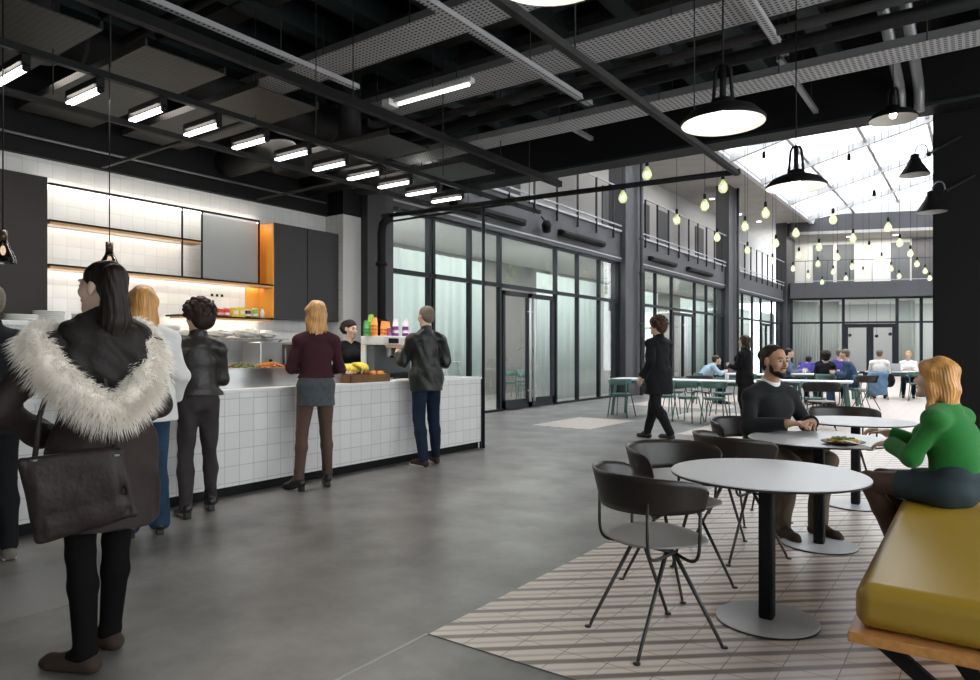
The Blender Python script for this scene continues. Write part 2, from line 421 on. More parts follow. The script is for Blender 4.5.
    if eyes:
        for s in (-1,1):
            c = j['head']+M@(V3((s*.031,.0735,.006))*sc*.97); e = MB().ball(c, .0125*sc, 14, 10).build('eye', MATS['eye_white'], root)
            c2 = c+M@(V3((0,.0085,0))*sc); MB().ball(c2, .0085*sc, 10, 8).build('iris', MATS['iris_brown'], e)
            b = [j['head']+M@(V3((s*x, y, z))*sc*.97) for x, y, z in ((.014,.0925,.026),(.030,.092,.032),(.048,.080,.026))]
            MB().tube(b, [.0035,.004,.002], 6).build('eyebrow', MATS[brow], root)
        b = [j['head']+M@(V3((x, .0985-abs(x)*.35, -.060+abs(x)*.12))*sc*.97) for x in (-.022,-.01,0,.01,.022)]
        MB().tube(b, [.002,.0055,.006,.0055,.002], 8).build('lips', MATS['lips'], root)
    def mid(o): return o
    # clothing
    if tights:
        net('tights', surf([p for s in 'LR' for p in leg(s, .005)]+[Ecap(j['pel'], j['pel']+V3((0,0,.02)), (.152*hw*sc,.11*sc), (.15*hw*sc,.11*sc), UH)], vox, .022), MATS[tights], root) if False else net('tights', surf([p for s in 'LR' for p in leg(s, .006)+[Cone(j['ank'+s], j['ank'+s]*.5+j['toe'+s]*.5-V3((0,0,.015)), .043*sc, .036*sc)]]+[Ecap(j['pel'], j['pel']+V3((0,0,.02)), (.152*hw*sc,.11*sc), (.15*hw*sc,.11*sc), UH)], vox, .022), MATS[tights], root)
    if bottom is not None:
        b = dict(mat='denim', kind='trousers', o=.012, fold=.004, hem=None, flare=1.0, hemw=None); b.update(bottom)
        if b['kind'] == 'trousers':
            P = [Ecap(j['pel']+V3((0,0,.05*sc)), j['pel']-V3((0,0,.03*sc)), (.148*hw*sc+b['o'], .108*sc+b['o']), (.152*hw*sc+b['o'], .115*sc+b['o']), UH)]
            for s in 'LR': P += leg(s, b['o'], hemw=b['hemw'])
            cl = []
            net('trousers', surf(P, vox, .02, fold=b['fold'], fscale=1.3, seed=3, clips=cl), MATS[b['mat']], root)
        else:
            if sit:
                P = [Ecap(j['pel']+V3((0,-.01,.06*sc)), j['pel']+V3((0,0,-.0)), (.150*hw*sc+.012, .115*sc+.012), (.165*hw*sc+.012,.125*sc+.012), UH)]
                for s in 'LR':
                    e = j['hip'+s]+(j['knee'+s]-j['hip'+s])*b['t']; P.append(Cone(j['hip'+s], e, .098*sc, .082*sc))
                mm = (j['kneeL']+j['kneeR'])/2; hh_ = (j['hipL']+j['hipR'])/2; n_ = unit(mm-hh_); e = hh_+(mm-hh_)*b['t']
                P.append(Ecap(hh_, e, (.13*sc,.085*sc), (.15*sc,.07*sc), UH))
                net('skirt', surf(P, vox, .03, fold=b['fold'], clips=[(e, n_)]), MATS[b['mat']], root)
            else:
                hz = b['hem']*sc
                P = [Ecap(j['waist']-V3((0,0,.02)), j['pel'], (.126*hw*sc,.096*sc), (.158*hw*sc+.012,.122*sc+.01), UH), Ecap(j['pel'], V3((j['pel'][0],j['pel'][1],hz-.12)), (.158*hw*sc+.012,.122*sc+.01), (.162*hw*sc*b['flare'],.13*sc*b['flare']), UH)]
                net('skirt', surf(P, vox, .03, fold=b['fold'], clips=[((0,0,hz), (0,0,-1))]), MATS[b['mat']], root)
    if shoes is not None:
        sh = dict(mat='leather_black', heel=.0, shaft=0); sh.update(shoes)
        for s in 'LR':
            an, to = j['ank'+s], j['toe'+s]; d = unit((to-an)*V3((1,1,0))); hl = V3((an[0],an[1],0))-d*.03*sc
            z0 = 0 if sh['heel'] or an[2] < .12 else an[2]-.085
            g = V3((0,0,z0+.0))
            P = [Cone(hl+g+V3((0,0,.035+sh['heel'])), V3((to[0],to[1],0))+g+V3((0,0,.030)), .041*sc, .038*sc), Cone(an+V3((0,0,-.01)), an*.45+to*.55+V3((0,0,-.01)), .043*sc, .034*sc),
                 Cone(V3((to[0],to[1],0))+g+V3((0,0,.028)), V3((to[0],to[1],0))+g+d*.03*sc+V3((0,0,.024)), .035*sc, .026*sc)]
            if sh['shaft']: 
                up = unit(j['knee'+s]-an); P.append(Cone(an, an+up*sh['shaft'], .046*sc, .050*sc))
            cl = [((0,0,z0+.002), (0,0,-1))] if not sh['heel'] else []
            if sh['heel']:
                cl = [((0,0,z0+.002), (0,0,-1))]
            so = net('shoe', surf(P, vox*.9, .012, clips=cl), MATS[sh['mat']], root)
            if sh['heel']: MB().bar(hl+g+V3((0,0,.002)), hl+g+V3((0,0,.05+sh['heel'])), .05, .05, up=tuple(d)).build('heel', MATS[sh['mat']], so, bevel=.006)
            elif sh.get('sole'): 
                a = hl+g; e = V3((to[0],to[1],0))+g+d*.045*sc
                MB().bar(a-d*.012+V3((0,0,.011)), e+V3((0,0,.011)), .076*sc, .018, up=(0,0,1)).build('sole', MATS[sh['sole']], so, bevel=.008)
    if top:
        t = dict(mat='cloth_black', o=.016, hem=None, flare=1.0, sleeve=1.0, fold=.006, cuff=1.0, neck=.0, open=False, part='jacket', fscale=1.0); t.update(top)
        o = t['o']
        hz = t['hem']
        P = torso(o, None if hz is None else (j['pel'][0], j['pel'][1], hz*sc-.14), t['flare'])
        for s in 'LR': P += arm(s, o*.8, t['sleeve'], t['cuff'])
        if t.get('collar'): P.append(Cone(j['neck']-V3((0,0,.02)), j['neck']+V3((0,-.002,.05*sc)), .070*sc, .066*sc))
        for p_ in t.get('extra', ()): P.append(p_)
        cl = [(j['neck']+V3((0,0,(.065 if t.get('collar') else .022)*sc+t['neck'])), (0,.25,1))]
        if hz is not None: cl.append(((0,0,hz*sc), (0,0,-1)))
        else: cl.append((j['pel']+V3((0,0,-.045 if t.get('low') else .02)), (0,0,-1)))
        for s in 'LR':      # sleeve ends
            if t['sleeve'] >= 1:
                a = unit(j['wr'+s]-j['el'+s]); e = j['wr'+s]-a*.012
                rr = .075
                cl.append(lambda X,Y,Z,e=e,a=a,rr=rr: np.minimum((X-e[0])*a[0]+(Y-e[1])*a[1]+(Z-e[2])*a[2], rr-np.sqrt((X-e[0])**2+(Y-e[1])**2+(Z-e[2])**2)))
        if hz is None: cl[1] = (lambda X,Y,Z,z=t.get('hemz', j['pel'][2]+(-.05 if t.get('low') else .0)),px=j['pel']: np.minimum(z-Z, .24-np.sqrt((X-px[0])**2+(Y-px[1])**2)))
        else: cl[1] = (lambda X,Y,Z,z=hz*sc,px=j['pel']: np.minimum(z-Z, .35-np.sqrt((X-px[0])**2+(Y-px[1])**2)))
        subs = []
        if t['neck'] < 0 or t.get('vneck'): subs.append(Cone(j['neck']+V3((0,.06,.08)), j['neck']+V3((0,.10,-.05)), .07, .02))
        to = net(t['part'], surf(P, vox, .022, fold=t['fold'], fscale=t['fscale'], seed=len(label), clips=cl, subs=subs), MATS[t['mat']], root)
        if t.get('collar2'):
            net('collar', surf([Cone(j['neck']-V3((0,0,.01)), j['neck']+V3((0,.01,.045*sc)), .068*sc, .064*sc)], vox*.8, .01, clips=[(j['neck']+V3((0,0,.040*sc)), (0,.5,1))], subs=[Cone(j['neck']+V3((0,.10,.07)), j['neck']+V3((0,.11,-.02)), .045, .012)]), MATS[t['collar2']], to)
    if hair is not None:
        h = dict(style='short', mat='hair_dark', len=.3); h.update(hair); st = h['style']; c = j['head']; s1 = sc*.97
        def T(x,y,z): return c+M@(V3((x,y,z))*s1)
        def E_(p, r, k=.02): e = Ell(T(*p), [q_*s1 for q_ in r], M); e.k = k; return e
        face = [E_((0,.105,-.035),(.066,.075,.095),.01)]
        streak = lambda X,Y,Z: .0022*np.sin(38*np.arctan2(X-c[0],Y-c[1]+.001)+6*np.sin(9*Z))+.0014*np.sin(90*np.arctan2(X-c[0],Y-c[1]+.001)+11*Z)
        down = [(T(0,0,-.03), M@V3((0,.35,-1)))]
        if st == 'short':
            P = [E_((0,-.024,.040),(.081,.098,.082)), E_((0,-.055,-.01),(.070,.060,.075))]
            F_ = surf(P, vox*.8, .02, face, clips=[streak, ], ) if False else surf(P, vox*.8, .02, face+[E_((0,.06,-.09),(.12,.10,.09))])
        elif st == 'curly':
            P = [E_((0,-.02,.055),(.115,.13,.108)), E_((0,-.07,-.01),(.108,.082,.10))]
            rg = random.Random(3)
            for i in range(110):
                a = rg.uniform(0,2*PI); z = rg.uniform(-.5,1); r_ = math.sqrt(max(0,1-z*z)); p = (.117*r_*math.cos(a), -.025+.128*r_*math.sin(a), .055+.112*z)
                if p[1] > .05 and p[2] < .07: continue
                P.append(E_(p, (.022,.022,.022), .006))
            F_ = surf(P, vox*.8, .02, face)
        elif st in ('long','blonde'):
            L = h['len']; P = [E_((0,-.022,.044),(.090,.106,.088)), E_((0,-.055,-.04),(.088,.066,.12))]
            P += [Ecap(T(0,-.06,.02), c+V3((0,-.085,-L))*s1, (.078*s1,.058*s1), (.088*s1,.030*s1), M[:,0])]
            for s in (-1,1): P.append(Cone(T(s*.072,-.005,.03), c+M@(V3((s*.085,h.get('fwd',-.01),0))*s1)+V3((0,0,-L*.85*s1)), .030*s1, .022*s1))
            cz = c[2]-L*s1
            F_ = surf(P, vox*.8, .03, [E_((0,.105,-.045),(.060,.080,.105),.012)], clips=[lambda X,Y,Z: (cz-Z)+.030*np.sin(45*X+20*Y)+.018*np.sin(130*X+Y*70)+.012*np.sin(210*X-Y*90)], fold=.006, fscale=1.6, seed=5)
        elif st == 'pony':
            L = h['len']; P = [E_((0,-.022,.042),(.080,.098,.083)), E_((0,-.06,-.02),(.064,.052,.070))]
            a = T(*h.get('root',(0,-.105,.07))); b = a+V3((0,-.06,-.03)); e = a+V3((h.get('sway',0),-.055,-L))
            P += [Cone(a, b, .030, .036), Cone(b, b*.55+e*.45+V3((0,.0,0)), .044, .060), Cone(b*.55+e*.45, e, .060, .030)]
            F_ = surf(P, vox*.8, .02, face)
        elif st == 'bun':
            P = [E_((0,-.030,.042),(.079,.092,.081)), E_((0,-.06,-.02),(.066,.055,.070)), E_((0,-.135,.03),(.035,.035,.038),.01)]
            F_ = surf(P, vox*.8, .02, [E_((0,.105,-.012),(.068,.078,.092),.01)]+[E_((0,.06,-.10),(.12,.10,.09))])
        Vh, Qh = F_
        if len(Vh):
            Vh = np.array(Vh); ang = np.arctan2(Vh[:,0]-c[0], Vh[:,1]-c[1]); rr = np.stack([np.sin(ang), np.cos(ang), 0*ang],1)
            if st != 'curly': Vh += rr*(.0018*np.sin(46*ang+5*np.sin(14*Vh[:,2]))+.0012*np.sin(113*ang+9*Vh[:,2]))[:,None]*(1 if vox < .01 else .5)
            ho = net('hair', (Vh, Qh), MATS[h['mat']], root, 1)
            if st == 'pony': MB().tube([list(a+(b-a)*.2), list(a+(b-a)*.6)], .037, 14).build('hair_tie', MATS['cloth_black'], ho)
        if h.get('beard'):
            P = [E_((0,.042,-.080),(.051,.048,.036)), Cone(T(0,.084,-.104), T(0,.074,-.10), .021*s1, .024*s1), E_((-.052,.024,-.050),(.013,.022,.040),.012), E_((.052,.024,-.050),(.013,.022,.040),.012), E_((0,.093,-.046),(.026,.012,.006),.008)]
            net('beard', surf(P, vox*.7, .015, [E_((0,.104,-.061),(.023,.030,.0075),.003)]+[E_((s*.04,.085,-.012),(.03,.03,.032),.01) for s in (-1,1)]), MATS[h['mat']], root, 1)
    root['_j'] = 0; del root['_j']
    return root, j, M
# ------------------------------------------------------------------ material library
mat('skin', (.62,.40,.30), .5, spec=.4); mat('skin_light', (.72,.50,.40), .5, spec=.4); mat('skin_tan', (.40,.22,.14), .45, spec=.4); mat('lips', (.50,.20,.17), .4)
mat('eye_white', (.50,.47,.45), .3); mat('iris_brown', (.06,.03,.02), .15)
mat('hair_dark', (.022,.011,.008), .55, bump=.5, bscale=60, stretch=(1,1,.12)); mat('hair_black', (.014,.008,.006), .5, bump=.5, bscale=60, stretch=(1,1,.12))
mat('hair_blonde', (.50,.26,.09), .42, var=.5, vscale=26, stretch=(1,1,.10), bump=.5, bscale=60); mat('hair_ginger', (.52,.25,.07), .42, var=.5, vscale=26, stretch=(1,1,.10), bump=.5, bscale=60)
mat('hair_grey', (.16,.13,.10), .5, var=.3, vscale=60); mat('hair_brown', (.05,.028,.016), .4, var=.3, vscale=30)
mat('cloth_black', (.012,.012,.014), .85, bump=.3, bscale=300); mat('wool_black', (.013,.014,.016), .9, bump=.5, bscale=220, sheen=.1)
mat('parka', (.030,.022,.020), .62, bump=.2, bscale=90, var=.12); mat('hood_dark', (.018,.014,.013), .6, bump=.3, bscale=60); mat('fur', (.95,.885,.81), .85, var=.12, vscale=30)
mat('leather_black', (.014,.013,.013), .34, bump=.25, bscale=70); mat('leather_jacket', (.020,.0165,.0145), .40, spec=.4, bump=.5, bscale=45, var=.2); mat('tights_black', (.007,.006,.006), .85)
mat('tights_sheer', (.095,.058,.044), .5); mat('waxed_jacket', (.013,.0155,.013), .42, spec=.4, bump=.6, bscale=38, var=.25, vscale=12)
mat('denim', (.022,.045,.085), .8, bump=.2, bscale=250, var=.25, vscale=9); mat('denim_dark', (.010,.018,.036), .8, var=.2); mat('denim_light', (.16,.27,.40), .8, var=.2)
mat('jeans_grey', (.042,.035,.036), .75, var=.2, vscale=9, bump=.2, bscale=200); mat('jacket_white', (.72,.71,.69), .7, bump=.2, bscale=60)
mat('knit_plum', (.050,.018,.024), .9, bump=.4, bscale=200); mat('skirt_grey', (.075,.085,.095), .8, var=.15, vscale=30); mat('skirt_dark', (.030,.045,.052), .8, var=.1)
mat('knit_green', (.020,.165,.030), .9, bump=.5, bscale=200, sheen=.15); mat('trousers_khaki', (.105,.078,.056), .85, bump=.2, bscale=150); mat('shirt_white', (.72,.72,.70), .8)
mat('shirt_blue', (.38,.52,.66), .8); mat('shirt_navy', (.045,.075,.14), .85); mat('shirt_violet', (.07,.06,.26), .85); mat('shirt_greyblue', (.10,.14,.20), .85); mat('suede_brown', (.045,.03,.024), .8); mat('shoe_grey', (.16,.14,.12), .8)
mat('sole_white', (.6,.58,.54), .7)
for n_ in ('cloth_black','wool_black','parka','tights_black','tights_sheer','denim','denim_dark','denim_light','jeans_grey','knit_plum','skirt_grey','skirt_dark','knit_green','trousers_khaki','shirt_navy','shirt_violet','shirt_greyblue','suede_brown'):
    MATS[n_].node_tree.nodes['Principled BSDF'].inputs['Specular IOR Level'].default_value = .15
for n_ in ('hair_black','hair_dark','hair_grey','hair_brown','hood_dark'):
    MATS[n_].node_tree.nodes['Principled BSDF'].inputs['Specular IOR Level'].default_value = .25
MATS['tights_black'].node_tree.nodes['Principled BSDF'].inputs['Specular IOR Level'].default_value = .05
# ------------------------------------------------------------------ materials of the building
mat('black_paint', (.006,.0058,.006), .6, spec=.2); mat('ceiling_dark', (.010,.0095,.009), .9, spec=.1, var=.3, vscale=2); mat('joist_grey', (.026,.025,.024), .65, var=.2, spec=.2)
mat('joist_blue', (.017,.024,.026), .65, spec=.2); mat('galv', (.24,.24,.245), .42, metal=.6); mat('duct', (.014,.0135,.013), .6, spec=.25)
mat('frame_navy', (.010,.013,.018), .5, spec=.25); mat('fascia_grey', (.062,.062,.068), .6, var=.06, vscale=3); mat('column_grey', (.045,.046,.052), .5); mat('rail_grey', (.42,.43,.45), .4)
mat('rail_dark', (.020,.021,.024), .4); mat('plaster_white', (.62,.62,.60), .8); mat('plaster_grey', (.42,.42,.42), .8); mat('glazing_grey', (.30,.31,.32), .6); mat('soffit', (.42,.40,.37), .8, var=.08, vscale=1.5); mat('roof_white', (.70,.71,.72), .6)
translucent('curtain', (.77,.815,.80), .5, 0, .03, 3, (1,6,.05)); translucent('curtain_far', (.74,.74,.72), .5, 0, .07, 3, (6,6,.05)); mat('interior_dark', (.10,.11,.12), .7); mat('interior_beige', (.22,.21,.20), .8)
mat('counter_top', (.78,.78,.76), .3); mat('steel', (.50,.50,.50), .28, metal=.9, var=.06, vscale=3); mat('panel_brown', (.026,.021,.020), .5, spec=.25); mat('panel_grey', (.042,.041,.043), .45, spec=.3)
mat('wood_edge', (.55,.30,.12), .5, var=.15, vscale=20, stretch=(1,12,1)); mat('oak', (.52,.24,.07), .4, var=.2, vscale=18, stretch=(2,14,2)); mat('orange_niche', (.80,.36,.05), .5)
mat('led', (1,1,1), .5, emit=(1,.93,.84), estr=7); mat('led_amber', (1,.8,.5), .5, emit=(1,.62,.28), estr=7); mat('tube', (1,1,1), .5, emit=(1,.98,.95), estr=3.5); mat('bulb_warm', (1,1,1), .4, emit=(1,.90,.72), estr=6)
mat('downlight', (1,1,1), .5, emit=(1,.95,.85), estr=4)
glass('pane', (.93,.965,.955), .05); glass('pane_clear', (.93,.95,.95), .04); glass('bottle_glass', (.35,.32,.30), .10, .05); translucent('roof_glass', (.95,.97,1.0), .95, .25); translucent('sliding_glass', (.42,.44,.45), .4, .25)
glass('case_glass', (.9,.93,.93), .05)
tile_mat('counter_tile', (.75,.74,.73), (.52,.52,.51), .150, .150, 'YZ', gw=.007, off=(0,.03))
tile_mat('wall_tile', (.72,.71,.69), (.60,.59,.58), .150, .150, 'YZ', gw=.006, off=(0,.05)); tile_mat('wall_tile_x', (.72,.71,.69), (.52,.51,.50), .150, .150, 'XZ', gw=.006)

def concrete():
    m = bpy.data.materials.new('polished_concrete'); m.use_nodes = True; nt = m.node_tree; b = nt.nodes['Principled BSDF']
    g = nt.nodes.new('ShaderNodeNewGeometry')
    n1 = nt.nodes.new('ShaderNodeTexNoise'); n1.inputs['Scale'].default_value = 1.7; n1.inputs['Detail'].default_value = 8; n1.inputs['Roughness'].default_value = .62; n1.inputs['Distortion'].default_value = 0
    nt.links.new(g.outputs['Position'], n1.inputs['Vector'])
    cr = nt.nodes.new('ShaderNodeValToRGB'); cr.color_ramp.elements[0].position = .32; cr.color_ramp.elements[0].color = (.095,.090,.086,1); cr.color_ramp.elements[1].position = .70; cr.color_ramp.elements[1].color = (.265,.253,.243,1)
    nt.links.new(n1.outputs['Fac'], cr.inputs['Fac']); nt.links.new(cr.outputs['Color'], b.inputs['Base Color'])
    n2 = nt.nodes.new('ShaderNodeTexNoise'); n2.inputs['Scale'].default_value = 3; n2.inputs['Detail'].default_value = 4; nt.links.new(g.outputs['Position'], n2.inputs['Vector'])
    mr = nt.nodes.new('ShaderNodeMapRange'); mr.inputs['To Min'].default_value = .32; mr.inputs['To Max'].default_value = .40; nt.links.new(n2.outputs['Fac'], mr.inputs['Value']); nt.links.new(mr.outputs['Result'], b.inputs['Roughness'])
    b.inputs['Specular IOR Level'].default_value = .6
    return m
MATS['concrete'] = concrete()
mat('concrete_lit', (.215,.207,.20), .36, var=.16, vscale=1.2); mat('joint', (.36,.35,.34), .5)

def striped_tile():
    """0.2 m floor tiles printed with diagonal stripes, thin dark grout"""
    m = bpy.data.materials.new('striped_tile'); m.use_nodes = True; nt = m.node_tree; b = nt.nodes['Principled BSDF']
    N = nt.nodes.new; L = nt.links.new
    g = N('ShaderNodeNewGeometry'); sp = N('ShaderNodeSeparateXYZ'); L(g.outputs['Position'], sp.inputs[0])
    def M(op, a, b_=None, c_=None):
        q = N('ShaderNodeMath'); q.operation = op
        for i, v in enumerate((a, b_, c_)):
            if v is None: continue
            if isinstance(v, (int, float)): q.inputs[i].default_value = v
            else: L(v, q.inputs[i])
        return q.outputs[0]
    x, y = sp.outputs['X'], sp.outputs['Y']
    u = M('MULTIPLY', M('SUBTRACT', M('MULTIPLY', x, .648), M('MULTIPLY', y, .761)), 1/.145)
    nz = N('ShaderNodeTexNoise'); nz.inputs['Scale'].default_value = 2.2; nz.inputs['Detail'].default_value = 3; L(g.outputs['Position'], nz.inputs['Vector'])
    fr = M('FRACT', M('ADD', u, M('MULTIPLY', nz.outputs['Fac'], .10)))
    tri = M('ABSOLUTE', M('SUBTRACT', fr, .5))          # 0 at stripe centre
    mr = N('ShaderNodeMapRange'); mr.interpolation_type = 'SMOOTHSTEP'; mr.inputs['From Min'].default_value = .08; mr.inputs['From Max'].default_value = .20; L(tri, mr.inputs['Value'])
    # second, fainter half stripe
    tri2 = M('ABSOLUTE', M('SUBTRACT', M('FRACT', M('ADD', u, .52)), .5))
    mr2 = N('ShaderNodeMapRange'); mr2.interpolation_type = 'SMOOTHSTEP'; mr2.inputs['From Min'].default_value = .02; mr2.inputs['From Max'].default_value = .13; mr2.inputs['To Min'].default_value = .70; L(tri2, mr2.inputs['Value'])
    mx = N('ShaderNodeMix'); mx.data_type = 'RGBA'; L(mr.outputs['Result'], mx.inputs['Factor']); mx.inputs[6].default_value = (.195,.152,.132,1); mx.inputs[7].default_value = (.70,.60,.535,1)
    sc = N('ShaderNodeVectorMath'); sc.operation = 'SCALE'; L(mx.outputs[2], sc.inputs[0]); L(mr2.outputs['Result'], sc.inputs['Scale'])
    n3 = N('ShaderNodeTexNoise'); n3.inputs['Scale'].default_value = 1.1; L(g.outputs['Position'], n3.inputs['Vector'])
    gx = M('LESS_THAN', M('ABSOLUTE', M('SUBTRACT', M('FRACT', M('MULTIPLY', M('ADD', x, 20.06+.0), 5)), .5)), .0)
    def line(c, off):   # distance to the nearest joint
        return M('ABSOLUTE', M('SUBTRACT', M('FRACT', M('ADD', M('MULTIPLY', M('ADD', c, off), 5), .5)), .5))
    d = M('MINIMUM', line(x, 20.06), line(y, 20-.005))
    gm = N('ShaderNodeMapRange'); gm.inputs['From Min'].default_value = .007; gm.inputs['From Max'].default_value = .012; L(d, gm.inputs['Value'])
    m2 = N('ShaderNodeMix'); m2.data_type = 'RGBA'; L(gm.outputs['Result'], m2.inputs['Factor']); m2.inputs[6].default_value = (.16,.14,.13,1); L(sc.outputs[0], m2.inputs[7])
    L(m2.outputs[2], b.inputs['Base Color']); b.inputs['Roughness'].default_value = .33
    bp = N('ShaderNodeBump'); bp.inputs['Strength'].default_value = .3; bp.inputs['Distance'].default_value = .003; L(gm.outputs['Result'], bp.inputs['Height']); L(bp.outputs['Normal'], b.inputs['Normal'])
    return m
MATS['striped_tile'] = striped_tile()

# ------------------------------------------------------------------ floor, walls, ceiling
S = 'structure'
def struct(name, m, *a, **k): return box(name, MATS[m], *a, kind=S, **k)
struct('floor', 'concrete', -12.5, 4.2, -3.2, 42.5, -.2, 0)
struct('floor_tiles', 'striped_tile', -2.06, 4.0, 2.405, 10.4, -.05, .004)
struct('floor_tiles', 'striped_tile', -3.86, 4.0, 10.4, 42, -.05, .004)
struct('floor_tiles', 'striped_tile', -6.4, -5.25, 10.2, 12.0, -.05, .004)
struct('floor_tiles', 'striped_tile', -5.0, -3.86, 12.6, 14.6, -.05, .004); struct('floor_tiles', 'striped_tile', -7.0, -4.6, 15.4, 20.5, -.05, .004)
struct('floor_light_patch', 'concrete_lit', -4.54, -3.8, -3.1, 1.99, -.05, .003)  # pool of light on the concrete, put into a lighter floor colour
struct('trim_1', 'joint', -2.075, -2.06, -1.0, 2.405, -.01, .003)
# kitchen wall
struct('wall_left', 'wall_tile', -8.75, -8.5, -3.2, 8.2, 0, 3.44)
struct('wall_left_upper', 'black_paint', -8.75, -8.42, -3.2, 8.65, 3.44, 5.4)
struct('wall_pier', 'wall_tile_x', -8.5, -8.1, 7.42, 7.8, 0, 3.44)
struct('column_black', 'panel_grey', -8.5, -7.95, 7.8, 8.22, 0, 5.0)
struct('wall_pier_upper', 'black_paint', -8.42, -8.08, 7.40, 7.8, 3.44, 5.3)
struct('wall_back', 'plaster_grey', -8.75, 4.2, -3.4, -3.2, 0, 5.4)
# unseen right wall of the near hall; tall windows added to let daylight in
for i, (a, b) in enumerate(((-3.2,-2.4),(.4,.7),(3.4,3.7),(6.6,7.0),(10.0,10.6))): struct('unseen_wall_right', 'plaster_grey', 3.6, 3.9, a, b, 0, 5.4)
struct('unseen_wall_right', 'plaster_grey', 3.6, 3.9, -3.2, 10.6, 0, .35); struct('unseen_wall_right', 'plaster_grey', 3.6, 3.9, -3.2, 10.6, 4.2, 5.4)
for i, (a, b) in enumerate(((-2.4,.4),(.7,3.4),(3.7,6.6),(7.0,10.0))):
    w_ = MB().box(3.72,3.78,a,b,.35,.41).box(3.72,3.78,a,b,4.14,4.2).box(3.72,3.78,a,a+.06,.35,4.2).box(3.72,3.78,b-.06,b,.35,4.2).box(3.72,3.78,(a+b)/2-.03,(a+b)/2+.03,.35,4.2).build('window_%d' % (i+1), MATS['frame_navy'], kind=S)
    box('pane', MATS['pane_clear'], 3.745, 3.755, a+.05, b-.05, .4, 4.15, parent=w_)  # glass of the added windows
struct('ceiling', 'ceiling_dark', -8.75, 3.9, -3.2, 10.7, 5.3, 5.5)
struct('trim_2', 'black_paint', -8.6, 3.9, 10.2, 10.6, 4.36, 5.3)      # downstand beam
struct('trim_3', 'joist_blue', -8.6, 3.9, 10.17, 10.2, 4.36, 4.40)
# black wall beside the opening
struct('wall_front', 'black_paint', -.5, 3.9, 10.62, 11.3, 0, 8.2)
struct('wall_right_courtyard', 'plaster_grey', 3.9, 4.1, 10.6, 42.5, 0, 10.9)
# joists
j = MB()
for i in range(15): x = -8.1+i*.82; j.box(x-.06, x+.06, -3.1, 10.2, 5.02, 5.3); j.box(x-.11,x+.11,-3.1,10.2,5.0,5.03)
j.build('ceiling_joists', MATS['joist_blue'], kind=S)
for k_, y in enumerate((-1.0, 2.4, 5.9)):
    MB().box(-8.4,3.6,y-.14,y+.14,4.80,4.83).box(-8.4,3.6,y-.14,y+.14,5.07,5.1).box(-8.4,3.6,y-.02,y+.02,4.83,5.07).build('ceiling_beam', MATS['joist_grey'], kind=S)
for y0 in (3.2, 3.95, 4.6, 6.5, 7.25, 8.1): MB().box(-8.4,3.6,y0-.22,y0+.22,5.10,5.13).box(-8.4,3.6,y0-.22,y0-.19,5.0,5.1).build('deck_rib', MATS['joist_grey'], kind=S)

# ------------------------------------------------------------------ courtyard facade, left
FX = -8.45
def rail(name, a, b, z0, z1, z2, n, label, posts=True):
    """steel balustrade: flat posts running down over the slab edge, two rails"""
    a, b = Vector((*a,0)), Vector((*b,0)); d = (b-a).normalized(); r = empty(name, (a.x,a.y,z0), 0, label, 'railing', 'gallery railings')
    up = Vector((0,0,1)); o = Vector((a.x,a.y,z0))
    MB().bar(a+up*z2-o, b+up*z2-o, .05, .03).build('top_rail', MATS['rail_grey' if posts else 'rail_dark'], r)
    MB().bar(a+up*z1-o, b+up*z1-o, .05, .03).build('bottom_rail', MATS['rail_grey'], r)
    for i in range(n):
        p = a+(b-a)*((i+.5)/n); q = MB().bar(p+up*(z0)-o, p+up*z2-o, .06, .014, up=tuple(d))
        q.build('post', MATS['rail_dark'], r)
    return r
bays = [(8.65, 18.2, [8.83, 9.86, 9.98, 11.13, 12.2, 14.6, 15.72, 16.95, 18.15], (12.3,14.5)),
        (19.35, 28.1, [19.4, 19.98, 20.94, 22.36, 24.65, 25.96, 27.05, 28.05], (22.45,24.55)),
        (29.25, 38.2, [29.3, 30.8, 32.4, 33.9, 36.0, 37.1, 38.1], (34.0,35.9))]
struct('facade_slab', 'fascia_grey', -10.6, -8.42, 8.65, 40.2, 4.25, 4.77)
struct('facade_fascia', 'fascia_grey', -8.6, -8.38, 8.65, 40.2, 3.98, 4.77)
struct('trim_4', 'rail_grey', -8.38, -8.33, 8.65, 40.0, 4.70, 4.75)
struct('trim_5', 'fascia_grey', -8.6, -8.36, 8.65, 40.2, 3.84, 3.93); struct('trim_6', 'rail_grey', -8.6,-8.34, 8.65, 40.2, 3.93, 3.96)
struct('wall_left_courtyard_upper', 'plaster_grey', -10.8, -10.6, 8.65, 52, 4.77, 8.0)
struct('ceiling_gallery', 'soffit', -10.8, -7.15, 8.65, 48, 8.0, 8.25)
struct('trim_7', 'roof_white', -7.2, -7.02, 10.6, 41.5, 7.9, 8.12)
struct('wall_left_room', 'interior_beige', -12.0, -11.9, 8.6, 40.2, 0, 4.25); struct('ceiling_room', 'plaster_white', -12.0, -8.6, 8.65, 40.2, 4.0, 4.25)
struct('floor_room', 'concrete', -12.0,-8.6, 8.65,40.2,-.05,.002)
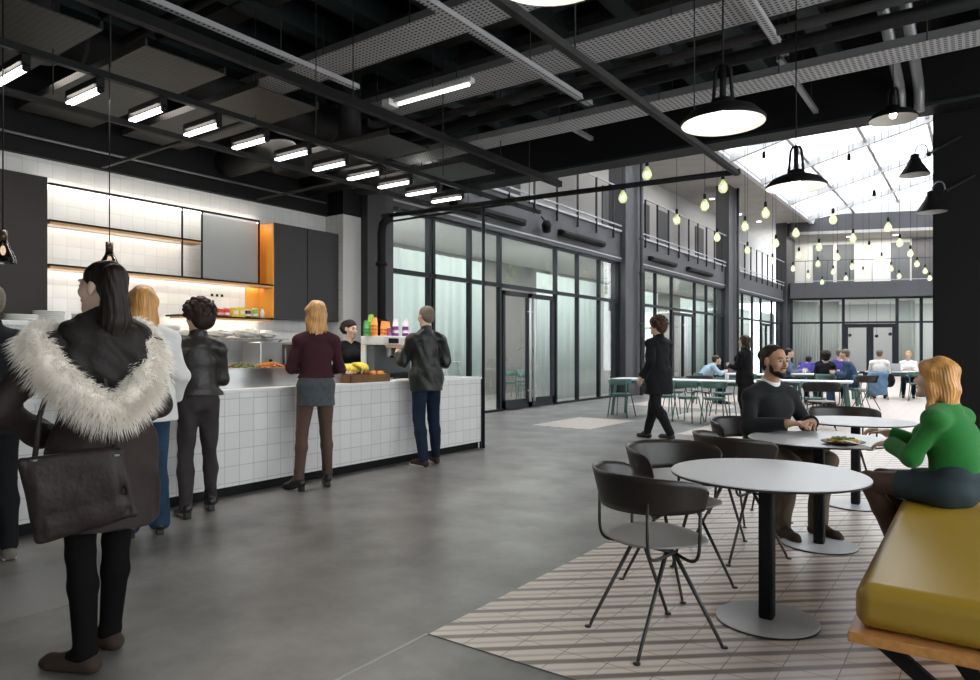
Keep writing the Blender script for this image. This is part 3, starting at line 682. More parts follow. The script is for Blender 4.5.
for b_, (y0, y1, mu, door) in enumerate(bays):
    w_ = MB(); 
    for q in mu: w_.box(FX-.05, FX+.05, q-.035, q+.035, 0, 3.84)
    w_.box(FX-.05,FX+.05,y0,y1,2.68,2.76).box(FX-.05,FX+.05,y0,y1,3.78,3.84); prev = None
    segs = [(y0, door[0]), (door[1], y1)]
    for s_ in segs: w_.box(FX-.05,FX+.05,s_[0],s_[1],0,.05)
    wf = w_.build('window_%d' % (10+b_), MATS['frame_navy'], kind=S)
    for s_ in segs: box('pane', MATS['pane'], FX-.012, FX, s_[0], s_[1], .05, 2.68, parent=wf)
    box('pane', MATS['pane'], FX-.012, FX, y0, y1, 2.76, 3.78, parent=wf)
    # double door
    for i in (0,1):
        a = door[0]+(door[1]-door[0])*i/2; e = a+(door[1]-door[0])/2
        dr = MB().box(FX-.04,FX+.04,a,a+.09,.01,2.62).box(FX-.04,FX+.04,e-.09,e,.01,2.62).box(FX-.04,FX+.04,a,e,.01,.22).box(FX-.04,FX+.04,a,e,2.52,2.62).build('door_%d' % (3+2*b_+i), MATS['frame_navy'], kind=S)
        box('pane', MATS['pane_clear'], FX-.01, FX, a+.09, e-.09, .22, 2.52, parent=dr)
        hy = (e-.09 if i == 0 else a+.09); MB().cyl((FX+.10,hy,.15),(FX+.10,hy,2.5),.026,10).cyl((FX+.03,hy,.4),(FX+.10,hy,.4),.01,8).cyl((FX+.03,hy,2.2),(FX+.10,hy,2.2),.01,8).build('door_handle', MATS['roof_white'], dr)
    # curtains behind the glass (hung in folds), none behind the doors
    for s_ in segs:
        if s_[1]-s_[0] < .5: continue
        n = int((s_[1]-s_[0])/.04)
        c_ = MB().grid(lambda u, v: (-8.95+.014*math.sin(u*n*.9)+.010*math.sin(u*n*.37), s_[0]+.05+(s_[1]-s_[0]+(.5 if s_ is segs[1] else -.1))*u, .05+3.2*v), n*2, 2)
        tag(c_.build('curtain', MATS['curtain'], solid=.004), 'pale green curtain behind the glass, %s of the %s bay' % ('before the door' if s_ is segs[0] else 'beyond the door', ('nearest','middle','farthest')[b_]), 'curtain', 'curtains behind the facade glass')
for k_, (y0, y1) in enumerate(((8.2,8.65),(18.2,19.35),(28.1,29.25),(38.2,40.2))):
    struct('column', 'column_grey', -8.75, -8.22 if k_ else -8.2, y0, y1, 0, 8.0)
    if k_ in (1,2):
        MB().tube([(-8.12,y1-.25,0),(-8.12,y1-.25,8.0)], .055, 10).build('column_pipe', MATS['column_grey'], kind=S)
        t_ = MB()
        for z in (.6,2.1,3.6,4.6,6.2): t_.lathe([(.0,-.03),(.075,-.03),(.075,.03),(0,.03)], (-8.12,y1-.25,z), 12)
        t_.build('pipe_collars', MATS['column_grey'], kind=S)
for k_, (a, b) in enumerate(((8.75,18.15),(19.4,28.05),(29.3,38.15))):
    rail('gallery_railing', (-8.33,a), (-8.33,b), 4.45, 4.86, 5.94, 9, 'flat steel railing along the left upper gallery, %s bay' % ('nearest','middle','farthest')[k_])
# doors and windows on the gallery
for i, y in enumerate((12.5, 15.2, 21.5, 24.5, 26.5, 31, 34.5)):
    struct('door_%d' % (20+i), 'fascia_grey' if i % 2 else 'interior_dark', -10.6, -10.55, y, y+1.1, 4.77, 7.0)
for i, y in enumerate((10.5, 13.8, 17, 20, 23, 26, 30.3, 32.4, 34.5, 37)):
    MB().lathe([(0,0),(.11,0),(.11,.02),(0,.02)], (-9.6+.3*(i%2), y, 7.97), 14).build('downlight', MATS['downlight'], label='round white downlight in the gallery ceiling, number %s from the near end' % ('one','two','three','four','five','six','seven','eight','nine','ten')[i], cat='ceiling light', group='downlights of the left gallery')
for y0, y1, z in ((10.4,13.0,4.17),(14.6,17.0,4.19),(20.2,22.4,4.17),(23.6,26.2,4.18)):
    MB().box(-8.38,-8.26,y0,y1,z-.07,z+.07).box(-8.3,-8.22,y0+.05,y1-.05,z-.03,z+.05).build('linear_light', MATS['black_paint'], bevel=.01, label='black linear wall fitting on the grey fascia, between %d and %d m along' % (y0,y1) if False else {10.4:'black linear fitting on the fascia above the nearest curtains',14.6:'black linear fitting on the fascia just before the first column',20.2:'black linear fitting on the fascia just past the first column',23.6:'black linear fitting on the fascia over the middle bay door'}[y0], cat='wall light', group='linear fittings on the fascia')
sp_ = MB().lathe([(0,-.13),(.10,-.13),(.12,.05),(.07,.13),(0,.14)], (0,0,0), 16).build('spotlight', MATS['black_paint'], loc=(-8.2,13.78,4.2), label='small black round spotlight on the grey fascia above the glass doors', cat='spotlight'); sp_.rotation_euler = (R(35),R(25),0)
MB().bar((-.02,0,.1),(-.16,0,.2),.03,.03).build('bracket', MATS['black_paint'], sp_)
# ------------------------------------------------------------------ far facade (turned against the left one), skylight
ang = math.atan2(2.5, 6.36); P0 = Vector((-8.19, 38.7, 0)); ux = Vector((math.cos(ang), math.sin(ang), 0)); nx_ = Vector((math.sin(ang), -math.cos(ang), 0)) # nx_ towards the camera
def fbox(mb, s0, s1, d0, d1, z0, z1):
    """box on the far wall: s along it, d in front of it"""
    c = P0+ux*(s0+s1)/2+nx_*(d0+d1)/2+Vector((0,0,(z0+z1)/2)); return mb.obox(c, ux*(s1-s0)/2, nx_*(d1-d0)/2, Vector((0,0,(z1-z0)/2)))
def fpart(name, m, *a, parent=None, **k): 
    if parent is None: k['kind'] = S
    return fbox(MB(), *a).build(name, MATS[m], parent, **k)
W_ = 12.8
fpart('wall_far_fascia', 'fascia_grey', 0, W_, -.4, .3, 4.06, 4.85)
fpart('wall_far_upper', 'plaster_white', 0, W_, -2.2, -2.0, 4.85, 8)
fpart('floor_far_gallery', 'fascia_grey', 0, W_, -2.2, -.1, 4.6, 4.85)
fpart('ceiling_far_gallery', 'soffit', 0, W_, -2.2, .3, 7.35, 7.5)
fpart('wall_far_beam', 'fascia_grey', 0, W_, 0, .3, 7.5, 8.35)
fpart('wall_far_room', 'plaster_grey', 0, W_, -4.2, -4.1, 0, 4.06); fpart('ceiling_far_room', 'plaster_white', 0, W_, -4.2, -.1, 3.95, 4.06); fpart('floor_far_room','concrete', 0, W_, -4.2, 0, -.05, .003)
wf = MB(); mus = [0.1, 1.55, 2.6, 5.1, 6.2, 7.3, 8.9, 10.2, 11.6]
for q in mus: fbox(wf, q-.06, q+.06, -.06, .06, 0, 4.06)
fbox(wf, 0, W_, -.05, .05, 2.72, 2.82); fbox(wf, 0, W_, -.05, .05, 3.98, 4.06); fbox(wf, 0, 2.6, -.05,.05,0,.08); fbox(wf, 5.1, W_, -.05,.05,0,.08)
wf = wf.build('window_20', MATS['frame_navy'], kind=S)
fpart('pane', 'pane', 0, 2.6, -.01, .0, .08, 3.98, parent=wf); fpart('pane', 'pane', 5.1, W_, -.01, .0, .08, 3.98, parent=wf); fpart('pane', 'pane', 2.6, 5.1, -.01, .0, 2.82, 3.98, parent=wf)
for i in (0,1):
    a = 2.66+1.19*i; e = a+1.19; d_ = MB()
    for q in ((a,a+.16,0,2.7),(e-.16,e,0,2.7),(a,e,0,.25),(a,e,2.5,2.7)): fbox(d_, q[0], q[1], -.04, .04, q[2]+.005, q[3])
    d_ = d_.build('door_%d' % (40+i), MATS['frame_navy'], kind=S); fpart('pane', 'pane_clear', a+.16, e-.16, -.01, 0, .25, 2.5, parent=d_)
for s0, s1 in ((.2,1.5),(1.65,2.5),(5.2,6.1),(6.9,7.2)):
    n = 40; c_ = MB().grid(lambda u, v: tuple(P0+ux*(s0+(s1-s0)*u)-nx_*(.5+.05*math.sin(u*60))+Vector((0,0,.05+3.85*v))), 60, 2)
    tag(c_.build('curtain', MATS['curtain_far'], solid=.004), {.2:'white curtain behind the far glazing, in the left corner',1.65:'white curtain left of the far double door',5.2:'white curtain right of the far double door',6.9:'narrow white curtain at the right end of the far glazing'}[s0], 'curtain', 'curtains behind the far glazing')
for s0, s1 in ((1.55,2.55),(2.75,3.6),(5.4,6.3)): fpart('door_%d' % (50+int(s0)), 'interior_dark', s0, s1, -2.0, -1.95, 4.85, 7.1)
fpart('window_30', 'fascia_grey', 6.4, 8.6, -2.0, -1.96, 4.9, 7.3)
p0 = P0+ux*.2+nx_*.28; p1 = P0+ux*W_+nx_*.28
rail('gallery_railing', (p0.x,p0.y), (p1.x,p1.y), 4.55, 4.93, 5.98, 12, 'dark steel railing across the far upper gallery', posts=False)
for i in range(3):
    c = P0+ux*(3.1+2.2*i)-nx_*.9
    MB().lathe([(0,0),(.13,0),(.13,.02),(0,.02)], (c.x, c.y, 7.33), 14).build('downlight', MATS['downlight'], label='round downlight over the far gallery, %s from the left' % ('first','second','third')[i], cat='ceiling light', group='downlights of the far gallery')
# pendant cluster and dark bottles seen through the far glazing
for i, (s, z, h) in enumerate(((5.45,2.75,.5),(5.6,2.6,.6),(5.78,2.72,.5),(5.95,2.55,.6),(6.1,2.7,.5))):
    c = P0+ux*s-nx_*1.2; MB().lathe([(.01,h),(.05,h*.6),(.12,.05),(.12,0),(0,0)], (c.x,c.y,z-.2), 12).cyl((c.x,c.y,z+h-.2),(c.x,c.y,3.95),.01,6).build('pendant_lamp', MATS['black_paint'], label='small dark cone pendant behind the far glazing, %s of five' % ('leftmost','second','middle','fourth','rightmost')[i], cat='pendant lamp', group='cone pendants behind the far glazing')
for i, (s, z) in enumerate(((1.9,2.2),(2.3,2.1),(3.0,2.25),(3.3,2.15),(4.2,2.2),(4.6,2.1),(5.25,2.2))):
    c = P0+ux*s-nx_*1.6; g_ = MB().cyl((c.x,c.y,z+.12),(c.x,c.y,3.95),.008,6); g_.ball((c.x,c.y,z),.09,10,8)
    g_.build('globe_lamp', MATS['black_paint'], label='small dark globe lamp hanging behind the far glazing, %s from the left' % ('first','second','third','fourth','fifth','sixth','seventh')[i], cat='pendant lamp', group='globe lamps behind the far glazing')
# skylight: pitched glass from the left eaves up to the right
def sky_z(x): return 8.05+.25*(x+7.1)
sk = struct('skylight', 'roof_white', -7.12, -6.98, 10.6, 42.2, 8.02, 8.2)
nrm = Vector((-.2425, 0, .9701)); dx = Vector((.9701,0,.2425))
def skybar(x0, x1, y, w, h, dz): 
    c = Vector(((x0+x1)/2, y, sky_z((x0+x1)/2)+dz)); return c, dx*((x1-x0)/2/.9701), Vector((0,w/2,0)), nrm*h/2
r_ = MB()
for y in (11.2, 15.2, 19.8, 24.2, 28.3, 33.0, 37.5): r_.obox(*skybar(-7.1, 4.0, y, .16, .26, -.1))
r_.build('rafters', MATS['plaster_grey'], sk)
r_ = MB()
for x in (-5.3, -3.4, -1.5, .4, 2.3): 
    c = Vector((x, 26.4, sky_z(x)-.02)); r_.obox(c, dx*.05, Vector((0,15.8,0)), nrm*.09)
r_.build('purlins', MATS['plaster_grey'], sk)
r_ = MB()
for i in range(110): r_.obox(*skybar(-7.1, 4.0, 10.8+.285*i, .030, .02, .10))
r_.build('glazing_bars', MATS['glazing_grey'], sk)
c, a, b, d = skybar(-7.1, 4.0, 26.4, 31.6, .012, .06); MB().obox(c, a, b, d).build('pane', MATS['roof_glass'], sk)
# gable above the far beam and the wall above the black one
MB().add([tuple(P0+ux*0+Vector((0,0,8.2))), tuple(P0+ux*W_+Vector((0,0,8.2))), tuple(P0+ux*W_+Vector((0,0,10.9))), tuple(P0+Vector((0,0,8.1)))], [(0,1,2,3)]).build('wall_far_gable', MATS['plaster_white'], kind=S, solid=.1)
struct('wall_near_gable', 'black_paint', -8.75, 3.9, 10.6, 10.7, 5.3, 8.0)
struct('wall_near_gable', 'black_paint', -2.0, 3.9, 10.6, 10.7, 8.0, 9.2)

# ------------------------------------------------------------------ hanging glass bulbs
mat('bulb_green', (.55,.75,.15), .35); translucent('bulb_glass_green', (.72,.80,.48), .6, .40); glass('bulb_glass_clear', (.90,.92,.86), .08, .03)
BL = [(-4.58,11.0,4.3),(-5.28,11.57,4.1),(-3.56,11.83,4.1),(-4.3,13.14,4.1),(-5.26,14.24,4.1),(-5.26,17.0,4.1),(-3.54,14.59,4.1),(-4.29,15.87,4.1),(-5.25,19.68,4.1),(-4.31,18.83,4.1),(-3.55,17.46,4.1),(-5.24,22.46,4.1),(-2.54,16.11,4.1),(-1.69,17.87,4.1),(-1.69,20.63,4.1),(-2.56,19.1,4.1),(-3.53,20.23,4.1),(-3.46,22.7,4.1),(-2.48,21.42,4.1),(-4.3,21.57,4.1),(-1.62,22.98,4.1),(-2.46,24.15,4.1),(-4.24,24.1,4.1),(-3.45,25.5,4.1),(-4.23,26.85,4.1),(-5.17,24.99,4.1),(-5.23,27.81,4.1),(-5.22,30.56,4.1),(-4.19,29.42,4.1),(-3.41,27.81,4.1),(-2.46,26.91,4.1),(-2.46,29.78,4.1),(-1.65,25.95,4.1),(-1.56,28.38,4.1),(-1.57,31.28,4.1),(-2.97,12.13,4.44),(-1.8,12.96,4.4),(-1.62,14.72,4.1)]
LAB = {0:'glass bulb lamp nearest the left end of the dark ceiling beam, glowing white',1:'green glass bulb hanging in front of the first facade column',2:'large green glass bulb right under the long black ceiling pipe',3:'green glass bulb left of the second facade column, highest there',4:'green glass bulb hanging over the railing of the middle bay',5:'green glass bulb hanging just left of the second column at railing height',6:'green glass bulb against the skylight edge, left of the wide black dome lamp',7:'green glass bulb just right of the second facade column',8:'green glass bulb before the farthest bay railing, nearer one',9:'yellow green bulb hanging by the corner column, upper one',10:'green glass bulb in the courtyard corner below the skylight tip',11:'small green bulb low at the end of the left gallery',12:'large green glass bulb below the centre of the skylight',13:'large green glass bulb on the right in front of the far beam',14:'green glass bulb before the right gallery door of the far wall',35:'clear unlit glass bulb hanging high before the skylight, leftmost',36:'clear unlit glass bulb hanging high before the skylight, middle one',37:'clear unlit glass bulb hanging high before the skylight, rightmost'}
def make_bulb(clear):
    r = empty('bulb_lamp', (0,0,0))
    MB().lathe([(.0,-.10),(.035,-.093),(.062,-.06),(.070,-.02),(.060,.025),(.036,.065),(.024,.09),(.022,.12)], n=16).build('glass_bulb', MATS['bulb_glass_clear' if clear else 'bulb_glass_green'], r)
    MB().lathe([(0,.20),(.012,.20),(.026,.18),(.026,.10),(0,.10)], n=12).build('socket', MATS['black_paint'], r)
    if not clear: MB().ball((0,0,-.02), (.024,.024,.034), 10, 8).build('filament', MATS['bulb_warm'], r)
    MB().cyl((0,0,.2),(0,0,1),.004,5).build('cord', MATS['black_paint'], r)
    return r
pb = [make_bulb(False), make_bulb(True)]; used = [False, False]
for i, (x, y, z) in enumerate(BL):
    k_ = 1 if i >= 35 else 0
    o = pb[k_] if not used[k_] else copy_tree(pb[k_]); used[k_] = True
    o.location = (x, y, z); o.scale = (1.15,)*3; L_ = sky_z(x)-.1-z
    for ch in o.children:
        if ch.name.startswith('cord'): L_ = L_/1.15; ch.scale = (1,1,(L_-.2)/.8); ch.location = (0,0,.2-.2*(L_-.2)/.8)
    tag(o, LAB.get(i, 'small glowing glass bulb in the cluster before the far gallery'), 'hanging bulb', 'glass bulbs strung across the courtyard')
# ------------------------------------------------------------------ services under the dark ceiling
def rods(mb, pts, z0, z1=5.0, r=.006):
    for x, y in pts: mb.append(((x,y,z0),(x,y,z1),r))
def build_rods(rods_, t):
    for a, b, r in rods_: MB().cyl(a, b, r, 5).build('rod', MATS['joist_grey'], t)
ORD = ('first','second','third','fourth','fifth','sixth','seventh','eighth','ninth','tenth','eleventh','twelfth')
# row of tube lights over the counter and the two carrying rails
r1 = MB().box(-5.44,-5.39,-1.5,8.9,3.37,3.42).build('lighting_rail', MATS['black_paint'], label='long dark rail at the right ends of the bright tube lights', cat='ceiling rail')
r2 = MB().box(-6.42,-6.37,-1.5,8.6,3.37,3.42).build('lighting_rail', MATS['joist_grey'], label='long dark rail at the left, kitchen side of the tube lights', cat='ceiling rail')
q = []; rods(q, [(-5.415,y) for y in (.6,2.6,4.6,6.6,8.6)], 3.47, 5.0); build_rods(q, r1)
q = []; rods(q, [(-6.395,y) for y in (.6,2.6,4.6,6.6,8.4)], 3.47, 5.0); build_rods(q, r2)
for k_, y in enumerate((1.0, 3.9, 6.0, 8.3)):
    MB().box(-8.3,-5.44,y-.02,y+.02,3.425,3.45).build('cross_rail', MATS['joist_grey'], label='thin rail crossing from the kitchen wall to the tube lights, %s from the front' % ORD[k_], cat='ceiling rail', group='cross rails over the kitchen')
for i in range(11):
    y = 2.03+.497*i; t = empty('tube_light', (-5.66,y,3.275), 0, 'bright white tube light above the counter, %s from the left end of the row' % ORD[i], 'ceiling light', 'tube lights above the counter')
    MB().cyl((-.26,.015,0),(.24,.015,0),.014,12).build('tube', MATS['tube'], t); MB().cyl((-.26,-.015,0),(.24,-.015,0),.014,12).build('tube', MATS['tube'], t)
    MB().box(-.27,.25,-.03,.03,.014,.095).build('housing', MATS['black_paint'], t, bevel=.005)
    MB().cyl((.23,0,0),(.255,0,0),.026,12).build('end_cap', MATS['black_paint'], t); MB().cyl((-.275,0,0),(-.25,0,0),.026,12).build('end_cap', MATS['black_paint'], t)
# black frame pipe with post at the counter end
f_ = empty('pipe_frame', (-5.43,7.47,0), 0, 'thin black pipe frame with one post rising from the counter end', 'pipe frame')
MB().cyl((0,0,0),(0,0,3.30),.022,12).build('post', MATS['frame_navy'], f_); MB().cyl((-1.87,0,3.32),(3.36,0,3.2),.032,12).build('crossbar', MATS['black_paint'], f_)
MB().tube([(-1.87,-.02,0),(-1.87,-.02,3.05),(-1.84,-.02,3.2),(-1.7,-.02,3.3)], .065, 12).build('drain_pipe', MATS['black_paint'], f_)
c_ = MB()
for z in (.8,1.75,2.6): c_.lathe([(0,-.03),(.09,-.03),(.09,.03),(0,.03)], (-1.87,-.02,z), 14)
c_.build('collar', MATS['black_paint'], f_)
def perf_mat():
    m = bpy.data.materials.new('perforated_steel'); m.use_nodes = True; nt = m.node_tree; b = nt.nodes['Principled BSDF']; N = nt.nodes.new; L = nt.links.new
    g = N('ShaderNodeNewGeometry'); sp = N('ShaderNodeSeparateXYZ'); L(g.outputs['Position'], sp.inputs[0])
    br = N('ShaderNodeTexBrick'); br.offset = 0; cb = N('ShaderNodeCombineXYZ'); ad = N('ShaderNodeMath'); ad.operation = 'ADD'; ad.inputs[1].default_value = 40; L(sp.outputs['X'], ad.inputs[0]); L(ad.outputs[0], cb.inputs[0]); L(sp.outputs['Y'], cb.inputs[1]); L(cb.outputs[0], br.inputs['Vector'])
    br.inputs['Scale'].default_value = 1; br.inputs['Brick Width'].default_value = .055; br.inputs['Row Height'].default_value = .05; br.inputs['Mortar Size'].default_value = .013; br.inputs['Mortar Smooth'].default_value = .1
    br.inputs['Color1'].default_value = (.015,.015,.016,1); br.inputs['Color2'].default_value = (.02,.02,.02,1); br.inputs['Mortar'].default_value = (.34,.335,.34,1)
    L(br.outputs['Color'], b.inputs['Base Color']); b.inputs['Roughness'].default_value = .55
    MATS['perforated'] = m
    m2 = m.copy(); q = [n for n in m2.node_tree.nodes if n.type == 'TEX_BRICK'][0]; q.inputs['Mortar'].default_value = (.032,.029,.025,1); q.inputs['Color1'].default_value = (.014,.013,.012,1); q.inputs['Color2'].default_value = (.012,.011,.010,1); MATS['mesh_dark'] = m2
perf_mat()
# struts running away from the camera
def strut(x, z, y0, y1, label, m='joist_grey', w=.06, h=.06, holes=False, hang=True, grp=None):
    t = MB().box(x-w/2,x+w/2,y0,y1,z,z+h).build('ceiling_rail', MATS['perforated' if holes else m], label=label, cat='ceiling rail', group=grp)
    if hang:
        q = []; rods(q, [(x,y0+(y1-y0)*k) for k in (.1,.35,.6,.85)], z+h); build_rods(q, t)
strut(-2.1, 3.16, -1.5, 7.47, 'long grey rail running under the ceiling from the top centre to the pipe frame corner', 'joist_grey', .05, .05)
strut(-5.66, 4.22, -1.5, 5.4, 'pale cable channel running away over the counter', 'galv', .07, .05, True)
strut(-5.35, 3.86, -1.5, 9.4, 'heavy black beam rail running beside the pale cable channel', 'black_paint', .08, .09)
strut(-3.86, 4.28, -1.5, 7.5, 'slotted steel channel running away above the middle of the hall', 'joist_grey', .09, .05, True)
strut(-1.65, 4.36, 1.0, 7.6, 'slotted steel channel running away above the round tables', 'galv', .08, .05, True)
strut(-1.8, 4.5, 8.0, 10.1, 'short bare strut between the perforated tray and the ceiling beam, right one', 'galv', .06, .05, False)
strut(-4.6, 4.36, 7.98, 9.0, 'short bare strut between the perforated tray and the ceiling beam, left one', 'galv', .06, .05, False)
# perforated trays crossing the hall
def tray(y0, y1, z, x0, x1, label, h=.08, m='perforated'):
    t = empty('cable_tray', ((x0+x1)/2, (y0+y1)/2, z), 0, label, 'cable tray', 'cable trays crossing the hall')
    X0, X1, Y0, Y1 = x0-(x0+x1)/2, x1-(x0+x1)/2, y0-(y0+y1)/2, y1-(y0+y1)/2
    MB().box(X0,X1,Y0,Y1,0,.004).build('tray_bed', MATS[m], t)
    MB().box(X0,X1,Y0,Y0+.006,0,h).box(X0,X1,Y1-.006,Y1,0,h).build('side_wall', MATS['galv'], t)
    n = max(2,int((x1-x0)/1.3)); build_rods([((X0+.3+i*1.3,y,0),(X0+.3+i*1.3,y,5.0-z),.006) for i in range(n) for y in (Y0,Y1)], t)
    q = MB(); rg = random.Random(int(y0*10))
    for i in range(7):
        yy = Y0+.04+(Y1-Y0-.08)*rg.random(); q.tube([(X0+(X1-X0)*k/14, yy+.02*math.sin(k*1.7+i), .025+.02*rg.random()) for k in range(15)], .010, 5)
    q.build('cable', MATS['black_paint'], t)
tray(7.55, 7.97, 4.18, -7.2, 3.5, 'narrow perforated cable tray nearest the courtyard beam')
tray(6.35, 6.92, 4.50, -6.6, 3.5, 'wide perforated cable tray with slots, just in front of the narrow one')
tray(4.95, 5.45, 4.55, -2.6, 3.5, 'perforated cable tray above the nearest round table')
tray(5.2, 5.7, 4.62, -7.6, -3.2, 'wire mesh cable tray over the middle of the hall, in front of the grey beam')
for y, z, r, lab in ((7.30,4.34,.07,'thick black pipe running along the front of the perforated tray'),(7.08,4.42,.05,'thinner grey conduit above the thick black pipe'),(3.6,4.5,.05,'dark conduit crossing high over the nearest table')):
    MB().cyl((-7.2,y,z),(3.5,y,z), r, 12).build('ceiling_pipe', MATS['black_paint' if r != .05 or y < 4 else 'joist_grey'], label=lab, cat='pipe')
MB().cyl((-8.36,-2.5,3.62),(-8.36,7.3,3.62),.014,8).build('conduit', MATS['galv'], label='thin pale conduit running along the dark wall above the white tile band', cat='conduit')
# round ducts
for x, z, y1, lab in ((-7.55,4.45,8.0,'large round dark duct over the kitchen wall'),):
    d_ = MB().tube([(x,2.55,z),(x,y1-.8,z)]+bez((x,y1-.8,z),(x,y1-.35,z),(x+.1,y1-.1,z),(x+.55,y1,z),6)[1:]+[(x+.9,y1,z)], .22, 20).build('round_duct', MATS['duct'], label=lab, cat='duct')
    for k in range(4): MB().tube([(x,3.3+1.1*k-.02,z),(x,3.3+1.1*k+.02,z)], .232, 20).build('duct_joint', MATS['joist_grey'], d_)
for y, lab in ((5.6,'short round duct with an elbow over the kitchen, nearer one'),(7.0,'short round duct with an elbow over the kitchen, farther one')):
    MB().tube([(-8.4,y,3.88),(-7.5,y,3.88)]+bez((-7.5,y,3.88),(-7.25,y,3.88),(-7.12,y,3.80),(-7.10,y,3.60),6)[1:], .2, 20).build('duct_elbow', MATS['black_paint'], label=lab, cat='duct')
for x, y, lab in ((-6.95,2.72,'vertical dark duct stub left of the second tube light'),(-6.7,6.25,'vertical dark duct stub before the grey beam')):
    MB().cyl((x,y,3.95),(x,y,5.0),.15,18).build('duct_stub', MATS['duct'], label=lab, cat='duct')
MB().box(-8.0,-6.6,1.6,2.22,4.2,4.9).build('duct_box', MATS['joist_grey'], bevel=.01, label='dark sheet metal duct box at the top left', cat='duct')
for k_, y in enumerate((1.0, 2.3, 3.4, 4.5, 6.3, 7.75)):
    MB().box(-8.3,-5.7,y-.36,y+.36,3.86,3.87).box(-8.3,-5.7,y-.38,y-.36,3.86,3.93).box(-8.3,-5.7,y+.36,y+.38,3.86,3.93).box(-7.1,-7.04,y-.36,y+.36,3.87,3.92).build('mesh_tray', MATS['mesh_dark'], label='dark mesh tray crossing over the kitchen, %s from the front' % ORD[k_], cat='cable tray', group='mesh trays over the kitchen')
# bare fluorescent battens
b_ = empty('batten_light', (-5.33,6.3,4.36), 0, 'thin glowing fluorescent batten with white end box near the ceiling centre', 'ceiling light')
MB().cyl((-.55,0,0),(.55,0,0),.016,10).build('tube', MATS['tube'], b_); MB().box(-.62,.6,-.04,.04,.02,.07).build('housing', MATS['plaster_white'], b_); MB().box(-.72,-.60,-.12,.05,-.02,.06).build('end_box', MATS['plaster_white'], b_)
MB().cyl((0,0,.07),(0,0,.64),.005,5).build('rod', MATS['joist_grey'], b_)
s_ = empty('spot_lamp', (-4.6,8.05,4.36), 0, 'small glowing round spot lamp under the left bare strut', 'spotlight')
MB().lathe([(0,-.045),(.05,-.045),(.055,.03),(.02,.05),(0,.05)], n=14).build('housing', MATS['galv'], s_, loc=(0,0,-.05)); MB().lathe([(0,-.001),(.045,-.001),(.045,.0),(0,.0)], n=14).build('lens', MATS['downlight'], s_, loc=(0,0,-.097))
d_ = MB().lathe([(0,0),(.08,0),(.08,.03),(0,.03)], n=14).build('downlight', MATS['downlight'], loc=(-6.9,7.9,4.0), label='small round lit downlight over the kitchen end, beyond the tube lights', cat='ceiling light')
MB().cyl((0,0,.03),(0,0,1.0),.006,5).build('rod', MATS['joist_grey'], d_)
# twin pipes at the right
for x, lab in ((-.82,'left one of two steel pipes falling beside the black wall'),(-.62,'right one of two steel pipes falling beside the black wall')):
    MB().tube([(x,7.4,4.95),(x,9.9,4.62),(x,10.12,4.55),(x,10.14,4.3)], .06, 12).build('steel_pipe', MATS['galv'], label=lab, cat='pipe', group='twin pipes beside the black wall')
MB().tube(bez((-1.3,8.3,4.5),(-.9,8.0,4.15),(.0,7.8,4.6),(3.2,7.7,4.45),14), .02, 6).build('hanging_cable', MATS['black_paint'], label='loose black cable sagging across the twin pipes', cat='cable')

# ------------------------------------------------------------------ dome pendants over the round tables
mat('lamp_inside', (.42,.41,.39), .5)
def dome(bottom=.25):
    r = empty('dome_pendant', (0,0,0))
    MB().lathe([(.252,-.002),(.255,.02),(.20,.075),(.13,.105),(.075,.125),(.07,.15),(.035,.16),(.0,.16)], n=40).build('shade', MATS['black_paint'], r)
    MB().lathe([(.250,.0),(.195,.066),(.12,.095),(.04,.105),(0,.105)], n=40).build('shade_lining', MATS['lamp_inside'], r)
    for s in (-1,1): MB().tube([(s*.062,0,.12),(s*.045,0,.33),(s*.03,0,.36),(0,0,.365)], .012, 8).build('bracket', MATS['black_paint'], r)
    MB().cyl((0,0,.14),(0,0,.37),.020,14).build('socket', MATS['black_paint'], r)
    MB().ball((0,0,.055), (.04,.04,.045), 14, 10).build('light_bulb', MATS['bulb_warm'], r)
    MB().cyl((0,0,.30),(0,0,2.3),.006,6).build('cord', MATS['black_paint'], r)
    MB().lathe([(0,2.26),(.05,2.26),(.05,2.32),(0,2.32)], n=14).build('ceiling_rose', MATS['black_paint'], r)
    return r
dp = dome()
for i, (x, y, z, lab) in enumerate(((-1.31,2.24,2.72,'black dome pendant at the top edge of the picture, nearest of the row'),(-1.31,4.35,2.72,'wide black dome pendant with glowing white inside above the round tables'),(-1.33,6.55,2.75,'black dome pendant hanging in front of the skylight'),(-.82,9.2,3.98,'black dome pendant high beside the twin steel pipes'))):
    o = dp if i == 0 else copy_tree(dp); o.location = (x,y,z); tag(o, lab, 'pendant lamp', 'black dome pendants')
    if i == 2:
        for ch in o.children:
            if ch.name.startswith('cord'): ch.scale = (1,1,.72); ch.location = (0,0,.084)
            if ch.name.startswith('ceiling_rose'): ch.location = (0,0,-.575)
    if z > 3:
        for ch in o.children:
            if ch.name.startswith('cord'): ch.scale = (1,1,.35); ch.location = (0,0,.2)
            if ch.name.startswith('ceiling_rose'): ch.location = (0,0,-1.28)
        
